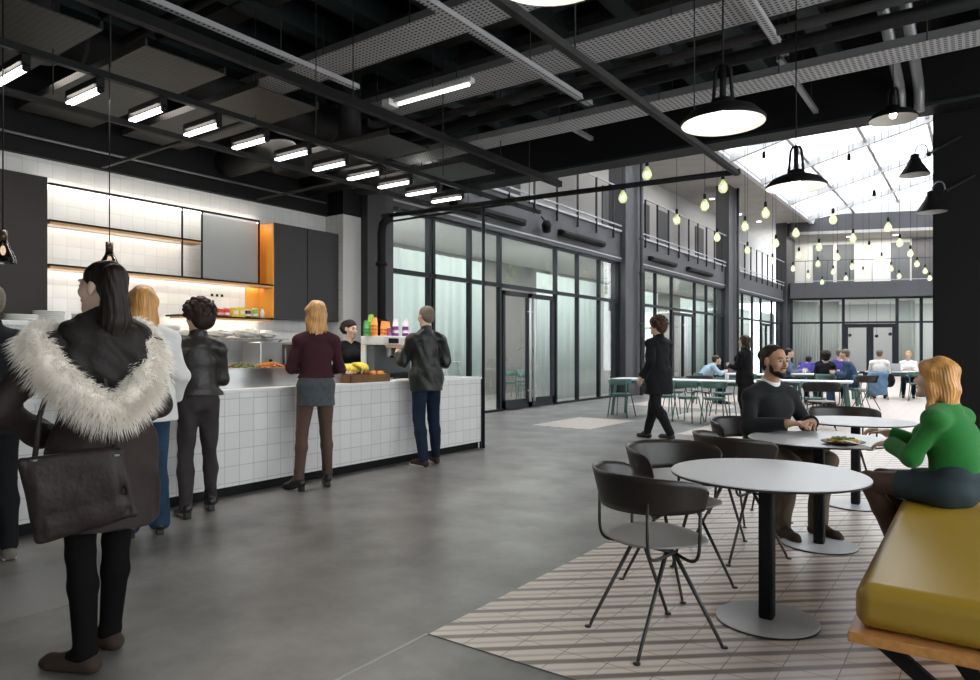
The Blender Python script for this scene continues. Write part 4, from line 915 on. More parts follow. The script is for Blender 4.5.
# wall lamps on the black wall
def wall_lamp(x, y, z, lab):
    r = empty('wall_lamp', (x,y,z), 0, lab, 'wall lamp', 'cone lamps on the black wall'); r.scale = (1.15,)*3
    MB().lathe([(.155,0),(.150,.01),(.075,.13),(.045,.19),(.04,.23),(0,.24)], n=28).build('shade', MATS['black_paint'], r)
    MB().lathe([(.150,.001),(.07,.12),(.02,.16),(0,.16)], n=28).build('shade_lining', MATS['lamp_inside'], r)
    MB().tube(bez((0,0,.23),(0,0,.36),(.12,.02,.36),(.12,.02,.26),8)+[(.13,.03,.22)], .008, 8).build('hook', MATS['galv'], r)
    MB().bar((.13,.03,.22), (.42,.26,.42), .02, .02).build('arm', MATS['black_paint'], r)
    MB().ball((.13,.03,.22), .025, 10, 8).build('joint', MATS['black_paint'], r)
    return r
wall_lamp(-.68,10.32,3.55,'black cone lamp on an arm from the black wall, upper one'); wall_lamp(-.50,10.36,3.06,'black cone lamp on an arm from the black wall, lower one')

# ------------------------------------------------------------------ counter
CT = .955
cn = empty('counter', (-5.87,2.5,0), 0, 'long white tiled service counter with white top and black plinth', 'counter')
def cbox(name, m, x0,x1,y0,y1,z0,z1, **k): return box(name, MATS[m], x0+5.87,x1+5.87,y0-2.5,y1-2.5,z0,z1, parent=cn, **k)
cbox('tiled_front', 'counter_tile', -6.25,-5.45,-2.0,7.44,.09,CT-.03); cbox('plinth', 'black_paint', -6.2,-5.49,-1.98,7.43,0,.09)
cbox('worktop', 'counter_top', -6.28,-5.435,-2.0,7.455,CT-.03,CT, bevel=.004); cbox('end_trim', 'frame_navy', -5.47,-5.445,7.44,7.452,0,CT-.03)
# glass display case
g_ = empty('display_case', (-5.8,1.6,CT), 0, 'white and glass display case on the left part of the counter, plates on its top', 'display case')
MB().box(-.3,.3,-2.6,1.55,.0,.05).build('case_base', MATS['steel'], g_); MB().box(-.33,.33,-2.6,1.6,.52,.56).build('case_top', MATS['counter_top'], g_, bevel=.01)
MB().box(.30,.306,-2.55,1.5,.05,.52).box(-.3,.3,1.50,1.506,.05,.52).build('pane', MATS['case_glass'], g_)
for y in (-2.5,-.5,1.45): MB().box(.28,.3,y-.015,y+.015,.05,.52).box(-.3,-.28,y-.015,y+.015,.05,.52).build('upright', MATS['steel'], g_)
MB().box(-.28,.28,-2.5,1.45,.28,.29).build('glass_shelf', MATS['case_glass'], g_)
# refrigerated salad bar
sb = empty('salad_bar', (-5.86,4.2,CT), 0, 'low stainless steel salad bar set into the counter', 'salad bar')
MB().box(-.30,.24,-.95,.95,0,.03).box(.22,.25,-.95,.95,.0,.175).box(-.30,-.27,-.95,.95,0,.2).box(-.3,.25,-.95,-.92,0,.175).box(-.3,.25,.92,.95,0,.175).build('housing', MATS['steel'], sb, bevel=.004)
MB().box(.19,.252,-.96,.96,.172,.185).build('front_lip', MATS['steel'], sb, bevel=.003)
foods = [('rocket_green',(.13,.24,.03),'green leaf salad'),('tomato_red',(.62,.06,.03),'chopped tomato'),('olive',(.16,.17,.05),'olive and herb mix'),('carrot',(.70,.26,.04),'grated carrot'),('beet',(.33,.03,.08),'beetroot cubes'),('cucumber',(.32,.45,.12),'cucumber slices')]
for i, (mn, c_, lab) in enumerate(foods):
    mat(mn, c_, .45, var=.4, vscale=60); y = 3.42+.31*i
    t = empty('food_tray', (-5.83,y,CT+.10), 0, 'steel tray of %s in the salad bar' % lab, 'food tray', 'trays in the salad bar')
    MB().box(-.17,.17,-.14,.14,0,.008).box(-.17,-.163,-.14,.14,0,.08).box(.163,.17,-.14,.14,0,.08).box(-.17,.17,-.14,-.133,0,.08).box(-.17,.17,.133,.14,0,.08).build('tray', MATS['steel'], t)
    rg = random.Random(i); q = MB()
    for k in range(160):
        x, y_ = rg.uniform(-.14,.14), rg.uniform(-.115,.115); z = .065+.06*(1-(x/.16)**2)*(1-(y_/.14)**2)+rg.uniform(-.006,.008)
        q.ball((x,y_,z), (rg.uniform(.010,.020),rg.uniform(.010,.020),rg.uniform(.006,.012)), 6, 4)
    q.build('food', MATS[mn], t, kind='stuff')
mat('lid_red', (.72,.05,.03), .4); mat('plastic_white', (.75,.75,.73), .35); mat('paper', (.75,.74,.71), .8)
for k_, (a, b) in enumerate((((-5.62,3.30,1.10),(-5.40,3.56,1.20)),((-5.60,3.56,1.11),(-5.42,3.32,1.19)))):
    MB().bar(a, b, .022, .012).build('serving_tongs', MATS['lid_red'], bevel=.003, label='red serving tongs lying on the salad bar beside the curly-haired woman, %s' % ('one pointing right','one pointing left')[k_], cat='tongs', group='red tongs')
# plates and cups on top of the case
rg = random.Random(5); cz = CT+.56
for i in range(9):
    y = 1.15+.24*i; x = -5.78+.08*math.sin(i*2.1); n_ = 3+(i*7)%4
    q = MB()
    for k in range(n_): q.lathe([(0,k*.014),(.06,k*.014),(.105,k*.014+.018),(.108,k*.014+.022),(.06,k*.014+.006),(0,k*.014+.006)], n=20)
    q.build('plate_stack' if i % 2 else 'pastry_plate', MATS['counter_top'], loc=(x,y,cz+.001), label='white plates on the display case top, %s stack from the left' % ORD[i], cat='plates', group='plates on the display case')
for i in range(5):
    y = 1.3+.45*i; q = MB(); rr = random.Random(i)
    for k in range(9): q.ball((rr.uniform(-.06,.06), rr.uniform(-.09,.09), .03+rr.uniform(0,.02)), (.035,.03,.022), 8, 6)
    mat('pastry', (.55,.35,.18), .7, var=.3, vscale=20); q.build('pastries', MATS['pastry'], loc=(-5.62,y,CT+.10), label='golden pastries inside the display case, %s pile' % ORD[i], cat='pastries', group='pastries in the display case', kind='stuff')
# crate with fruit
cr = empty('fruit_crate', (-5.66,5.42,CT), 0, 'shallow brown wooden crate holding bananas on the counter edge', 'crate')
mat('crate_wood', (.16,.075,.03), .6, var=.2, vscale=18)
for a in ((-.19,.19,-.30,-.285,0,.085),(-.19,.19,.285,.30,0,.085),(.175,.19,-.30,.30,0,.085),(-.19,-.175,-.30,.30,0,.085)): MB().box(*a).build('crate_side', MATS['crate_wood'], cr, bevel=.002)
MB().box(-.18,.18,-.29,.29,0,.012).build('crate_bottom', MATS['crate_wood'], cr)
mat('banana', (.78,.60,.08), .5, var=.12, vscale=25); mat('banana_green', (.48,.55,.08), .5); mat('apple_red', (.55,.09,.03), .35, var=.3, vscale=25); mat('orange', (.80,.30,.03), .5)
for i, (x, y, z, rz, m_) in enumerate(((0,-.17,.10,.2,'banana'),(.02,-.04,.115,.5,'banana'),(-.05,.03,.10,-.3,'banana_green'))):
    b_ = empty('banana_bunch', (-5.66+x,5.42+y,CT+z-.035), rz, 'bunch of %s bananas in the crate, %s' % ('yellow' if i < 2 else 'greenish', ('nearest the left end','middle one','beside the apples')[i]), 'bananas', 'bananas in the crate')
    b_.scale = (1.25,)*3
    for k in range(5):
        a = -.5+.25*k; pts = [(.085*math.cos(t_)*math.cos(a)+.0, .10*math.sin(a)+.012*k-.03, .02+.075*math.sin(t_)) for t_ in [PI*.08+PI*.72*u/8 for u in range(9)]]
        MB().tube(pts, [.006,.013,.017,.018,.018,.018,.016,.012,.005], 8).build('banana', MATS[m_], b_)
for i, (dx_, dy_) in enumerate(((-.06,.16),(.04,.17),(-.01,.25),(.08,.26))): 
    a_ = MB().lathe([(0,-.034),(.02,-.036),(.038,-.012),(.040,.010),(.028,.032),(.010,.034),(0,.028)], n=16).build('apple', MATS['apple_red' if i % 2 == 0 else 'orange'], loc=(-5.66+dx_,5.42+dy_,CT+.085), label='%s at the right end of the fruit crate, %s' % (('red apple','orange fruit')[i%2], ('left back','left front','right back','right front')[i]), cat='fruit', group='round fruit in the crate')
    MB().cyl((0,0,.028),(.004,0,.045),.002,5).build('stem', MATS['crate_wood'], a_)
# plates, papers and a cup near the till
def plate(x, y, z, r, lab, m='counter_top', grp=None): return MB().lathe([(0,0),(r*.6,0),(r,.016),(r*1.02,.02),(r*.6,.006),(0,.006)], n=24).build('plate', MATS[m], loc=(x,y,z), label=lab, cat='plate', group=grp)
plate(-5.85,5.98,CT,.13,'white plate on the counter behind the fruit crate'); 
MB().ball((0,0,.0),(.11,.09,.035),14,8).build('bread_loaf', mat('bread',(.62,.45,.26),.8,var=.2,vscale=20), loc=(-5.85,5.98,CT+.045), label='pale flat bread on the plate behind the fruit crate', cat='bread')
MB().box(-.10,.10,-.07,.07,0,.012).build('paper_pad', MATS['paper'], loc=(-5.6,6.12,CT), label='white paper pad on the counter beside the man', cat='paper pad')
for i in range(3): plate(-5.75,6.62+.0*i,CT+.022*i,.12,'flat white plate right of the man, %s in the stack' % ('bottom','middle','top')[i], grp='plates right of the man')
st = empty('display_stand', (-5.7,6.98,CT), 0, 'small white wire stand with a tray right of the man', 'stand')
MB().box(-.14,.14,-.17,.17,.20,.21).build('stand_top', MATS['plastic_white'], st, bevel=.003)
for s in (-1,1):
    for t_ in (-1,1): MB().cyl((s*.13,t_*.20,0),(s*.11,t_*.13,.20),.007,8).build('leg', MATS['plastic_white'], st)
q = MB(); rr = random.Random(4)
for k in range(7): q.ball((rr.uniform(-.08,.08), rr.uniform(-.12,.12), .0), (.045,.04,.025), 8, 6)
q.build('sandwiches', MATS['bread'], loc=(-5.7,6.86,CT+.235), label='pale sandwiches piled on the small white stand', cat='food', kind='stuff')

# coffee machine and cups
cm = empty('coffee_machine', (-6.05,6.32,CT), 0, 'white and wood coffee machine behind the man, cups stacked on top', 'coffee machine'); cm.location.y = 6.38; cm.scale = (1,.84,1)
mat('wood_pale', (.60,.42,.28), .5)
MB().box(-.20,.20,-.42,.42,.42,.53).build('top_body', MATS['plastic_white'], cm, bevel=.012); MB().box(.19,.212,-.40,.40,.385,.418).build('wood_band', MATS['wood_pale'], cm, bevel=.004)
MB().box(-.20,.0,-.40,.40,.0,.42).build('back_body', MATS['interior_dark'], cm, bevel=.01); MB().box(-.2,.2,-.42,.42,0,.07).build('drip_tray', MATS['black_paint'], cm, bevel=.008)
for s in (-1,1): MB().box(-.2,.2,s*.42-.02,s*.42+.02,.42,.53).box(-.2,-.12,s*.42-.02,s*.42+.02,.0,.42).build('side_panel', MATS['plastic_white'], cm, bevel=.01)
for y in (-.22,.0,.22):
    gh = MB().cyl((.10,y,.42),(.10,y,.27),.035,14).build('brew_head', MATS['steel'], cm); MB().cyl((.12,y,.28),(.27,y,.265),.013,8).build('portafilter_handle', MATS['black_paint'], gh)
for y in (-.25,.1): MB().box(.205,.214,y-.10,y+.10,.44,.50).build('display_slot', MATS['black_paint'], cm)
mat('cup_green', (.20,.52,.04), .5); mat('cup_orange', (.82,.28,.05), .5); mat('cup_purple', (.22,.03,.24), .5); mat('cup_white', (.72,.70,.72), .5); mat('cup_darkgreen', (.05,.25,.08), .5)
def cup_stack(x, y, n, m, cname, r=.042, alt=None):
    for k in range(n):
        mm = alt if (alt and k % 2) else m
        MB().lathe([(0,.10),(r*.72,.10),(r*.74,.097),(r,.006),(r*1.06,.006),(r*1.06,0),(r,.0),(r*.9,.004)], n=16).build('paper_cup', MATS[mm], loc=(x,y,CT+.531+.042*k), label='upturned cup in the %s, %s' % (cname, ('bottom cup','second cup','third cup','fourth cup','fifth cup')[k]), cat='paper cup', group='coloured cups on the coffee machine')
cup_stack(-6.10,5.96,3,'cup_darkgreen','dark green stack at the left end',.036)
cup_stack(-6.16,6.10,5,'cup_green','tall bright green stack',.042); cup_stack(-6.05,6.05,4,'cup_orange','first orange stack in front of the green one')
cup_stack(-6.02,6.18,3,'cup_orange','second orange stack'); cup_stack(-6.08,6.31,3,'cup_orange','third orange stack beside the purple ones',.040)
cup_stack(-6.0,6.25,1,'cup_purple','single small purple cup',.034)
cup_stack(-6.08,6.46,4,'cup_purple','first purple and white stack',.040,'cup_white'); cup_stack(-6.02,6.58,4,'cup_purple','second purple and white stack',.040,'cup_white'); cup_stack(-6.12,6.68,4,'cup_purple','third purple and white stack',.040,'cup_white')
# receipt printer
MB().box(-.06,.06,-.05,.05,0,.10).build('cup_holder', MATS['steel'], loc=(-5.75,5.85,CT), bevel=.01, label='small steel holder on the counter just left of the man', cat='holder') if False else None

# ------------------------------------------------------------------ kitchen wall fittings
WX = -8.5
box('tall_cabinet', MATS['panel_brown'], -8.5,-8.18,-2.0,3.27,0,3.17, label='large plain dark brown cabinet at the left edge of the kitchen wall', cat='cabinet')
ws = empty('wall_shelving', (WX,3.3,1.7), 0, 'open wall shelving with thin black frame, wood edges and lit undersides', 'shelving')
def wbox(name, m, x0,x1,y0,y1,z0,z1, par=None, **k): return box(name, MATS[m], x0-WX,x1-WX,y0-3.3,y1-3.3,z0-1.7,z1-1.7, parent=par or ws, **k)
for z, y1 in ((2.70,5.07),(2.22,6.17),(1.74,6.16)):
    y0 = 3.28 if z > 2 else 4.75
    s_ = wbox('shelf_board', 'black_paint', -8.47,-8.16,y0,y1,z,z+.022); wbox('wood_edge', 'wood_edge', -8.40,-8.165,y0+.01,y1-.01,z-.026,z-.001)
    wbox('led_strip', 'led' , -8.44,-8.41,y0+.03,y1-.03,z-.014,z-.002)
wbox('top_frame', 'black_paint', -8.20,-8.16,3.28,5.94,3.10,3.118); wbox('led_strip', 'led', -8.46,-8.42,3.3,6.1,3.125,3.14)
for y, z0, z1 in ((4.80,2.24,3.10),(5.07,2.24,3.10),(4.02,1.74,2.22),(5.93,2.24,3.10)): wbox('frame_post', 'black_paint', -8.18,-8.16,y-.008,y+.008,z0,z1)
wbox('sliding_pane', 'sliding_glass' if 'sliding_glass' in MATS else 'plaster_grey', -8.2,-8.192,5.09,5.92,2.25,3.10)
nich = empty('orange_niche', (WX,5.94,2.22), 0, 'narrow niche lined in warm orange beside the dark cabinets', 'niche')
box('back_panel', MATS['orange_niche'], .0,.02,0,.24,0,.9, parent=nich); box('side_panel', MATS['orange_niche'], .02,.33,.22,.24,-.45,.9, parent=nich); box('side_panel', MATS['orange_niche'], .02,.16,.0,.01,0,.9, parent=nich); box('back_panel', MATS['orange_niche'], .0,.02,0,.24,-.45,-.02, parent=nich)
for i, (a, b) in enumerate(((6.19,6.78),(6.79,7.40))):
    c_ = empty('wall_cabinet', (WX,(a+b)/2,1.76), 0, 'dark grey wall cabinet, %s of the two' % ('left','right')[i], 'cabinet', 'dark wall cabinets'); hw_ = (b-a)/2
    box('body', MATS['panel_grey'], 0,.30,-hw_,hw_,0,1.37, parent=c_); box('door', MATS['panel_grey'], .302,.32,-hw_+.004,hw_-.004,.0,1.37, parent=c_, bevel=.002)
# black sockets on the tiles
for i in range(3): MB().box(-.008,.0,-.018,.018,-.018,.018).build('wall_socket', MATS['black_paint'], loc=(-8.488,5.42+.075*i,2.06), bevel=.003, label='small black socket on the white tiles above the shelf, %s of three' % ('left','middle','right')[i], cat='socket', group='black sockets above the shelf')
# jars and packets on the low shelf
mat('jar_orange', (.85,.30,.03), .3); mat('jar_dark', (.05,.03,.02), .2); mat('packet_red', (.75,.06,.03), .5); mat('packet_yellow', (.80,.55,.04), .5); mat('packet_green', (.25,.45,.05), .5); mat('label_white', (.75,.73,.68), .6)
its = [('bottle','jar_orange',5.10,.030,.15,'orange sauce bottle at the left of the low shelf'),('bottle','jar_orange',5.19,.032,.14,'second orange bottle on the low shelf'),('bottle','jar_dark',5.31,.034,.21,'tall dark bottle with grey cap on the low shelf'),('jar','packet_red',5.41,.045,.10,'red jar right of the tall dark bottle'),('jar','packet_red',5.51,.045,.11,'second red jar on the low shelf'),('box','packet_yellow',5.64,.05,.13,'yellow packet on the low shelf'),('box','packet_yellow',5.74,.045,.14,'taller yellow green packet on the low shelf'),('jar','jar_dark',5.84,.045,.10,'dark tin with white label before the orange niche'),('jar','packet_green',5.96,.045,.12,'green tin on the low shelf below the orange niche'),('bottle','label_white',6.08,.028,.14,'small white bottle at the right end of the low shelf')]
for nm, m_, y, r_, h_, lab in its:
    x, z = -8.30, 1.763
    if nm == 'box':
        o = MB().box(-.03,.03,-r_,r_,0,h_).build('packet', MATS[m_], loc=(x,y,z), bevel=.006, label=lab, cat='packet', group='groceries on the low shelf'); MB().box(.0302,.031,-r_*.7,r_*.7,h_*.3,h_*.7).build('printed_label', MATS['label_white'], o)
    else:
        pr = [(0,0),(r_,0),(r_,h_*.62),(r_*.9,h_*.72),(r_*.45,h_*.84),(r_*.45,h_)] if nm == 'bottle' else [(0,0),(r_,0),(r_,h_*.9),(r_*.8,h_)]
        o = MB().lathe(pr+[(0,h_)], n=16).build(nm, MATS[m_], loc=(x,y,z), label=lab, cat=nm, group='groceries on the low shelf')
        MB().lathe([(0,0),(r_*.55,0),(r_*.55,.02),(0,.02)] if nm == 'bottle' else [(0,0),(r_*.9,0),(r_*.9,.015),(0,.015)], n=14).build('cap', MATS['label_white' if m_ != 'label_white' else 'galv'], o, loc=(0,0,h_+.0005)); MB().lathe([(r_*1.012,h_*.2),(r_*1.012,h_*.5)], n=16).build('printed_label', MATS['label_white'], o)
# back counter and what stands on it
bc = empty('back_counter', (-8.1,4.3,0), 0, 'long low back counter under the kitchen wall, behind the staff', 'counter')
box('body', MATS['plastic_white'], -.38,.34,-1.0,3.1,.1,.88, parent=bc); box('worktop', MATS['steel'], -.38,.38,-1.0,3.1,.88,.92, parent=bc, bevel=.004); box('plinth', MATS['black_paint'], -.38,.28,-.98,3.08,0,.1, parent=bc)
rk = empty('wall_rack', (-8.3,4.9,1.46), 0, 'thin steel rack below the lit shelf, covered with wrapped goods', 'rack')
box('rack_board', MATS['steel'], -.19,.2,-.9,1.5,0,.015, parent=rk); 
for y in (-.8,.3,1.4): MB().bar((-.18,y,-.16),(.15,y,0),.02,.02).build('bracket', MATS['steel'], rk)
mat('film', (.70,.68,.64), .25, var=.2, vscale=20); 
for i, (y, sx, sy, sz) in enumerate(((4.35,.13,.20,.05),(4.85,.13,.22,.055),(5.35,.13,.22,.06),(5.80,.14,.20,.075),(6.12,.13,.16,.06))):
    q = MB(); rr = random.Random(i)
    def bf(u, v, rr=rr, sx=sx, sy=sy, sz=sz, i=i):
        th = 2*PI*u; ph = PI*v; w_ = 1+.12*math.sin(5*th+i)+.10*math.sin(9*ph+3*th)
        return (sx*w_*math.sin(ph)*math.cos(th), sy*w_*math.sin(ph)*math.sin(th), sz-sz*w_*math.cos(ph)*(.9))
    q.grid(bf, 26, 16, True); q.build('wrapped_bread', MATS['film'], loc=(-8.28,y,1.478), label='pale wrapped bread bag on the steel rack, %s from the left' % ORD[i], cat='bread bag', group='wrapped bags on the steel rack')
ov = empty('steel_oven', (-7.95,5.95,.92), 0, 'square stainless steel appliance with knobs on the back counter', 'oven')
MB().box(-.2,.2,-.30,.30,0,.50).build('housing', MATS['steel'], ov, bevel=.01); MB().box(.2,.215,.05,.27,.03,.47).build('door', MATS['jar_dark'], ov, bevel=.004); MB().cyl((.24,.07,.08),(.24,.07,.42),.01,8).build('door_handle', MATS['galv'], ov)
for z in (.12,.25): MB().cyl((.2,-.15,z),(.23,-.15,z),.022,12).build('knob', MATS['black_paint'], ov)
box('soap_dispenser', MATS['steel'], -8.49,-8.40,4.98,5.06,1.16,1.32, bevel=.01, label='small grey dispenser on the tiles left of the steel appliance', cat='dispenser')
# bottle shaped glass pendants over the counter
for i, (x, y, z, lab) in enumerate(((-5.70,1.99,1.93,'dark glass bell pendant at the left picture edge'),(-5.70,2.73,1.94,'dark glass bell pendant above the woman with the fur hood'))):
    r = empty('glass_pendant', (x,y,z), 0, lab, 'pendant lamp', 'dark glass pendants over the counter')
    MB().lathe([(.082,0),(.080,.03),(.060,.085),(.036,.13),(.026,.17),(.026,.20),(.0,.205)], n=28).build('glass_shade', MATS['bottle_glass'], r)
    MB().lathe([(.078,.002),(.076,.03),(.056,.083),(.033,.128),(.02,.165)], n=28).build('inner_shade', MATS['bottle_glass'], r)
    MB().cyl((0,0,.15),(0,0,.235),.028,14).build('socket', MATS['jar_dark'], r); MB().ball((0,0,.09), (.018,.018,.035), 10, 8).build('light_bulb', MATS['bulb_warm'], r)
    MB().cyl((0,0,.235),(0,0,4.8-z),.005,6).build('cord', MATS['black_paint'], r)
# ------------------------------------------------------------------ round tables
mat('table_top', (.50,.50,.52), .34, spec=.55); mat('table_edge', (.02,.02,.022), .5); mat('seat_grey', (.22,.205,.195), .42); mat('shell_brown', (.016,.011,.009), .40); mat('wire_black', (.022,.019,.018), .4)
def round_table():
    r = empty('round_table', (0,0,0))
    t = MB().lathe([(0,.712),(.443,.712),(.447,.708)], n=72, smooth=False).build('tabletop', MATS['table_top'], r); MB().lathe([(.447,.708),(.445,.698),(0,.698)], n=72).build('table_edge', MATS['table_edge'], t)
    MB().box(-.034,.034,-.034,.034,.012,.698).build('column', MATS['black_paint'], r, bevel=.012)
    b = MB().lathe([(0,.013),(.228,.013),(.234,.009)], n=64, smooth=False).build('base_plate', MATS['table_top'], r); MB().lathe([(.234,.009),(.234,.001),(0,.001)], n=64).build('base_edge', MATS['table_edge'], b)
    return r
rt = round_table()
for i, (x, y, lab) in enumerate(((-.835,3.47,'nearest round grey-topped table, empty, on a black column'),(-.875,5.02,'round grey table between the man in black and the woman in green'),(-.85,6.48,'round grey table behind the one with the plate of food'))):
    o = rt if i == 0 else copy_tree(rt); o.location = (x,y,.004); tag(o, lab, 'table', 'round tables by the bench')
# ------------------------------------------------------------------ dark shell chairs on wire legs
def shell_chair():
    r = empty('shell_chair', (0,0,0))
    # seat: rounded trapezoid dish
    def seatf(u, v):
        th = 2*PI*u; c, s = math.cos(th), math.sin(th); n = 2.7
        k = (abs(c)**n+abs(s)**n)**(-1/n); x = .215*k*c*(1-.12*(-s*k)) ; y = .205*k*s
        return (x*v, y*v, .448+.014*v*v-.010*max(0,(v-.8)/.2)**2*0)
    MB().grid(seatf, 40, 9, True).build('seat', MATS['seat_grey'], r, solid=.008)
    # backrest: curved band, wrapping the back
    def bf(u, v):
        th = R(-192+204*u)     # from left front over the back to right front
        e = abs(2*u-1); h = .165-.055*e**3; rad = .268+.046*v*(1-.4*e)
        z0 = .605+.018*e*e
        rnd = 1-.25*max(0,(e-.9)/.1)**2
        return (rad*math.cos(th), rad*.92*math.sin(th)+.02, z0+(h*rnd)*(v)+.03*e*e*(v)*0)
    MB().grid(bf, 44, 7).build('backrest', MATS['shell_brown'], r, solid=.010)
    # wire frame: sweeps under the seat and up to the backrest ends
    for s in (-1,1):
        MB().tube([(s*.262,.055,.66),(s*.262,.052,.52)]+bez((s*.262,.052,.52),(s*.262,.05,.42),(s*.255,.05,.385),(s*.17,.03,.405),8)+[(s*.02,.02,.425)], .0075, 8).build('frame_wire', MATS['wire_black'], r)
        MB().tube([(s*.20,-.165,.66),(s*.20,-.165,.50)]+bez((s*.20,-.165,.50),(s*.20,-.16,.42),(s*.19,-.15,.40),(s*.15,-.05,.41),8)+[(s*.13,.03,.42)], .0075, 8).build('frame_wire', MATS['wire_black'], r)
        for t_ in (-1,1):
            MB().tube([(s*.125,t_*.02,.418),(s*.20,t_*.205,.03),(s*.203,t_*.213,.008)], [.010,.008,.007], 8).build('leg', MATS['wire_black'], r)
            MB().lathe([(0,0),(.016,0),(.016,.006),(0,.007)], (s*.208,t_*.222,.0), 12).build('foot', MATS['wire_black'], r)
    MB().tube([(-.13,0,.42),(-.06,.06,.43),(0,0,.425),(.06,-.06,.43),(.13,0,.42)], .008, 8).build('seat_brace', MATS['wire_black'], r)
    return r
sc_ = shell_chair()
def yaw_of(fx, fy): return math.atan2(-fx, fy)
for i, (x, y, fx, fy, lab) in enumerate(((-1.205,2.97,.56,.83,'dark shell chair in the foreground, backrest towards the camera'),
    (-1.375,3.73,.93,-.36,'dark shell chair left of the nearest table, its hollow side towards the camera'),
    (-1.27,4.52,.60,.80,'dark shell chair behind the second one, pushed to the middle table'),
    (-1.46,5.50,.80,-.60,'dark shell chair the man in the black sweater sits on'),
    (-1.02,7.02,.35,-.93,'dark shell chair behind the farthest round table'),
    (-2.15,12.55,.2,-.95,'dark shell chair in the courtyard, in front of the seated group'),
    (-2.05,17.1,-.9,.3,'dark shell chair with a blue coat over its back'),
    (-4.9,14.6,.1,-1,'dark low chair behind the long white table'))):
    o = sc_ if i == 0 else copy_tree(sc_); o.location = (x,y,.004 if i != 7 else 0); o.rotation_euler = (0,0,yaw_of(fx,fy)); tag(o, lab, 'chair', 'dark shell chairs')
# ------------------------------------------------------------------ bench
mat('mustard_leather', (.34,.205,.010), .44, spec=.9)
bn = empty('bench', (-.04,3.65,.004), 0, 'long bench with a mustard yellow leather cushion on an oak board', 'bench')
q = MB().box(-.325,.345,-.92,1.0,.315,.475).build('cushion', MATS['mustard_leather'], bn, bevel=.055, seg=6)
for p in q.data.polygons: p.use_smooth = True
q.modifiers['b'].harden_normals = True
MB().box(-.34,.36,-.945,1.02,.272,.31).build('board', MATS['oak'], bn, bevel=.003)
for y in (-.55,.7):
    for s in (-1,1): MB().bar((s*.10,y,.272),(s*.30,y,.005) if False else (s*.02+.10,y,.005),.06,.014,up=(0,1,0)).build('leg', MATS['black_paint'], bn)
MB().bar((-.28,-.80,.268),(.06,-.80,.008),.05,.03,up=(0,1,0)).build('leg', MATS['black_paint'], bn)
# ------------------------------------------------------------------ plate of food, fork
pl = plate(-.70,4.80,.716,.125,'dark plate of food on the table before the woman in green','table_edge')
q = MB(); rg = random.Random(2)
for i in range(60): a = rg.random()*6.28; r_ = .085*math.sqrt(rg.random()); q.ball((r_*math.cos(a), r_*math.sin(a), .018+.018*(1-r_/.09)*rg.random()), (.016,.014,.009), 6, 5)
q.build('noodles', mat('noodle',(.62,.38,.09),.5,var=.4,vscale=30), loc=(-.70,4.80,.72), label='yellow orange noodles heaped on the dark plate', cat='food', kind='stuff')
q = MB(); rg = random.Random(3)
for i in range(16): a = rg.random()*6.28; r_ = .06*math.sqrt(rg.random()); q.ball((r_*math.cos(a), r_*math.sin(a), .040), (.014,.010,.006), 6, 5)
q.build('green_herbs', MATS['rocket_green'], loc=(-.70,4.80,.716), label='green leaves on top of the noodles', cat='food', kind='stuff')
MB().bar((-.64,4.70,.745),(-.52,4.58,.735),.012,.004).bar((-.69,4.75,.748),(-.64,4.70,.745),.02,.004).build('fork', MATS['plastic_white'], label='pale fork resting over the edge of the dark plate', cat='fork')
MB().box(-.07,.07,-.05,.05,0,.003).build('napkin', MATS['paper'], loc=(-.58,4.66,.717), label='white napkin beside the dark plate', cat='napkin')
# ------------------------------------------------------------------ courtyard tables and green chairs
mat('green_metal', (.075,.155,.135), .45); mat('top_white', (.70,.71,.72), .35)
def long_table(cx, cy, L, W, rz, lab, h=.74):
    r = empty('long_table', (cx,cy,.004), rz, lab, 'table', 'long tables of the courtyard')
    MB().box(-L/2,L/2,-W/2,W/2,h-.03,h).build('tabletop', MATS['top_white'], r, bevel=.004)
    MB().box(-L/2+.08,L/2-.08,-W/2+.06,W/2-.06,h-.09,h-.03).build('apron', MATS['green_metal'], r)
    for s in (-1,1):
        for t_ in (-1,1): MB().bar((s*(L/2-.12),t_*(W/2-.10),h-.09),(s*(L/2-.06),t_*(W/2-.05),0),.05,.05).build('leg', MATS['green_metal'], r)
long_table(-4.75,13.15,2.8,.75,0,'long white table with green legs behind the walking man')
long_table(-2.7,14.1,1.6,.75,.1,'pale table with green legs right behind the man in the black sweater')
long_table(-3.05,18.45,1.5,.75,.05,'long table the courtyard group sits around'); long_table(-3.5,20.95,1.6,.7,0,'table behind the courtyard group where the violet shirt bends over'); long_table(-1.6,21.9,2.0,.7,.0,'green legged table at the far right of the courtyard'); long_table(-4.75,17.45,1.3,.8,0,'white table the man in the light blue shirt leans on')
def green_chair():
    r = empty('green_chair', (0,0,0))
    MB().grid(lambda u, v: (.20*v*math.cos(2*PI*u), .195*v*math.sin(2*PI*u), .455+.006*v*v), 28, 5, True).build('seat', MATS['green_metal'], r, solid=.016)
    MB().tube([(.17*math.cos(2*PI*k/20), .165*math.sin(2*PI*k/20), .435) for k in range(20)], .010, 8, close=True).build('seat_ring', MATS['green_metal'], r)
    for s in (-1,1):
        for t_ in (-1,1):
            top = (s*.19,-.20,.74) if t_ < 0 else (s*.14,.13,.44)
            MB().tube([top,(s*.165,t_*.155,.44),(s*.205,t_*.205,.003)] if t_ < 0 else [top,(s*.205,t_*.21,.003)], .011, 8).build('leg', MATS['green_metal'], r)
    MB().grid(lambda u, v: (.225*math.cos(R(-165+150*u)), .22*math.sin(R(-165+150*u))+.01, .64+.12*v), 24, 4).build('backrest', MATS['green_metal'], r, solid=.012)
    return r
gc = green_chair()
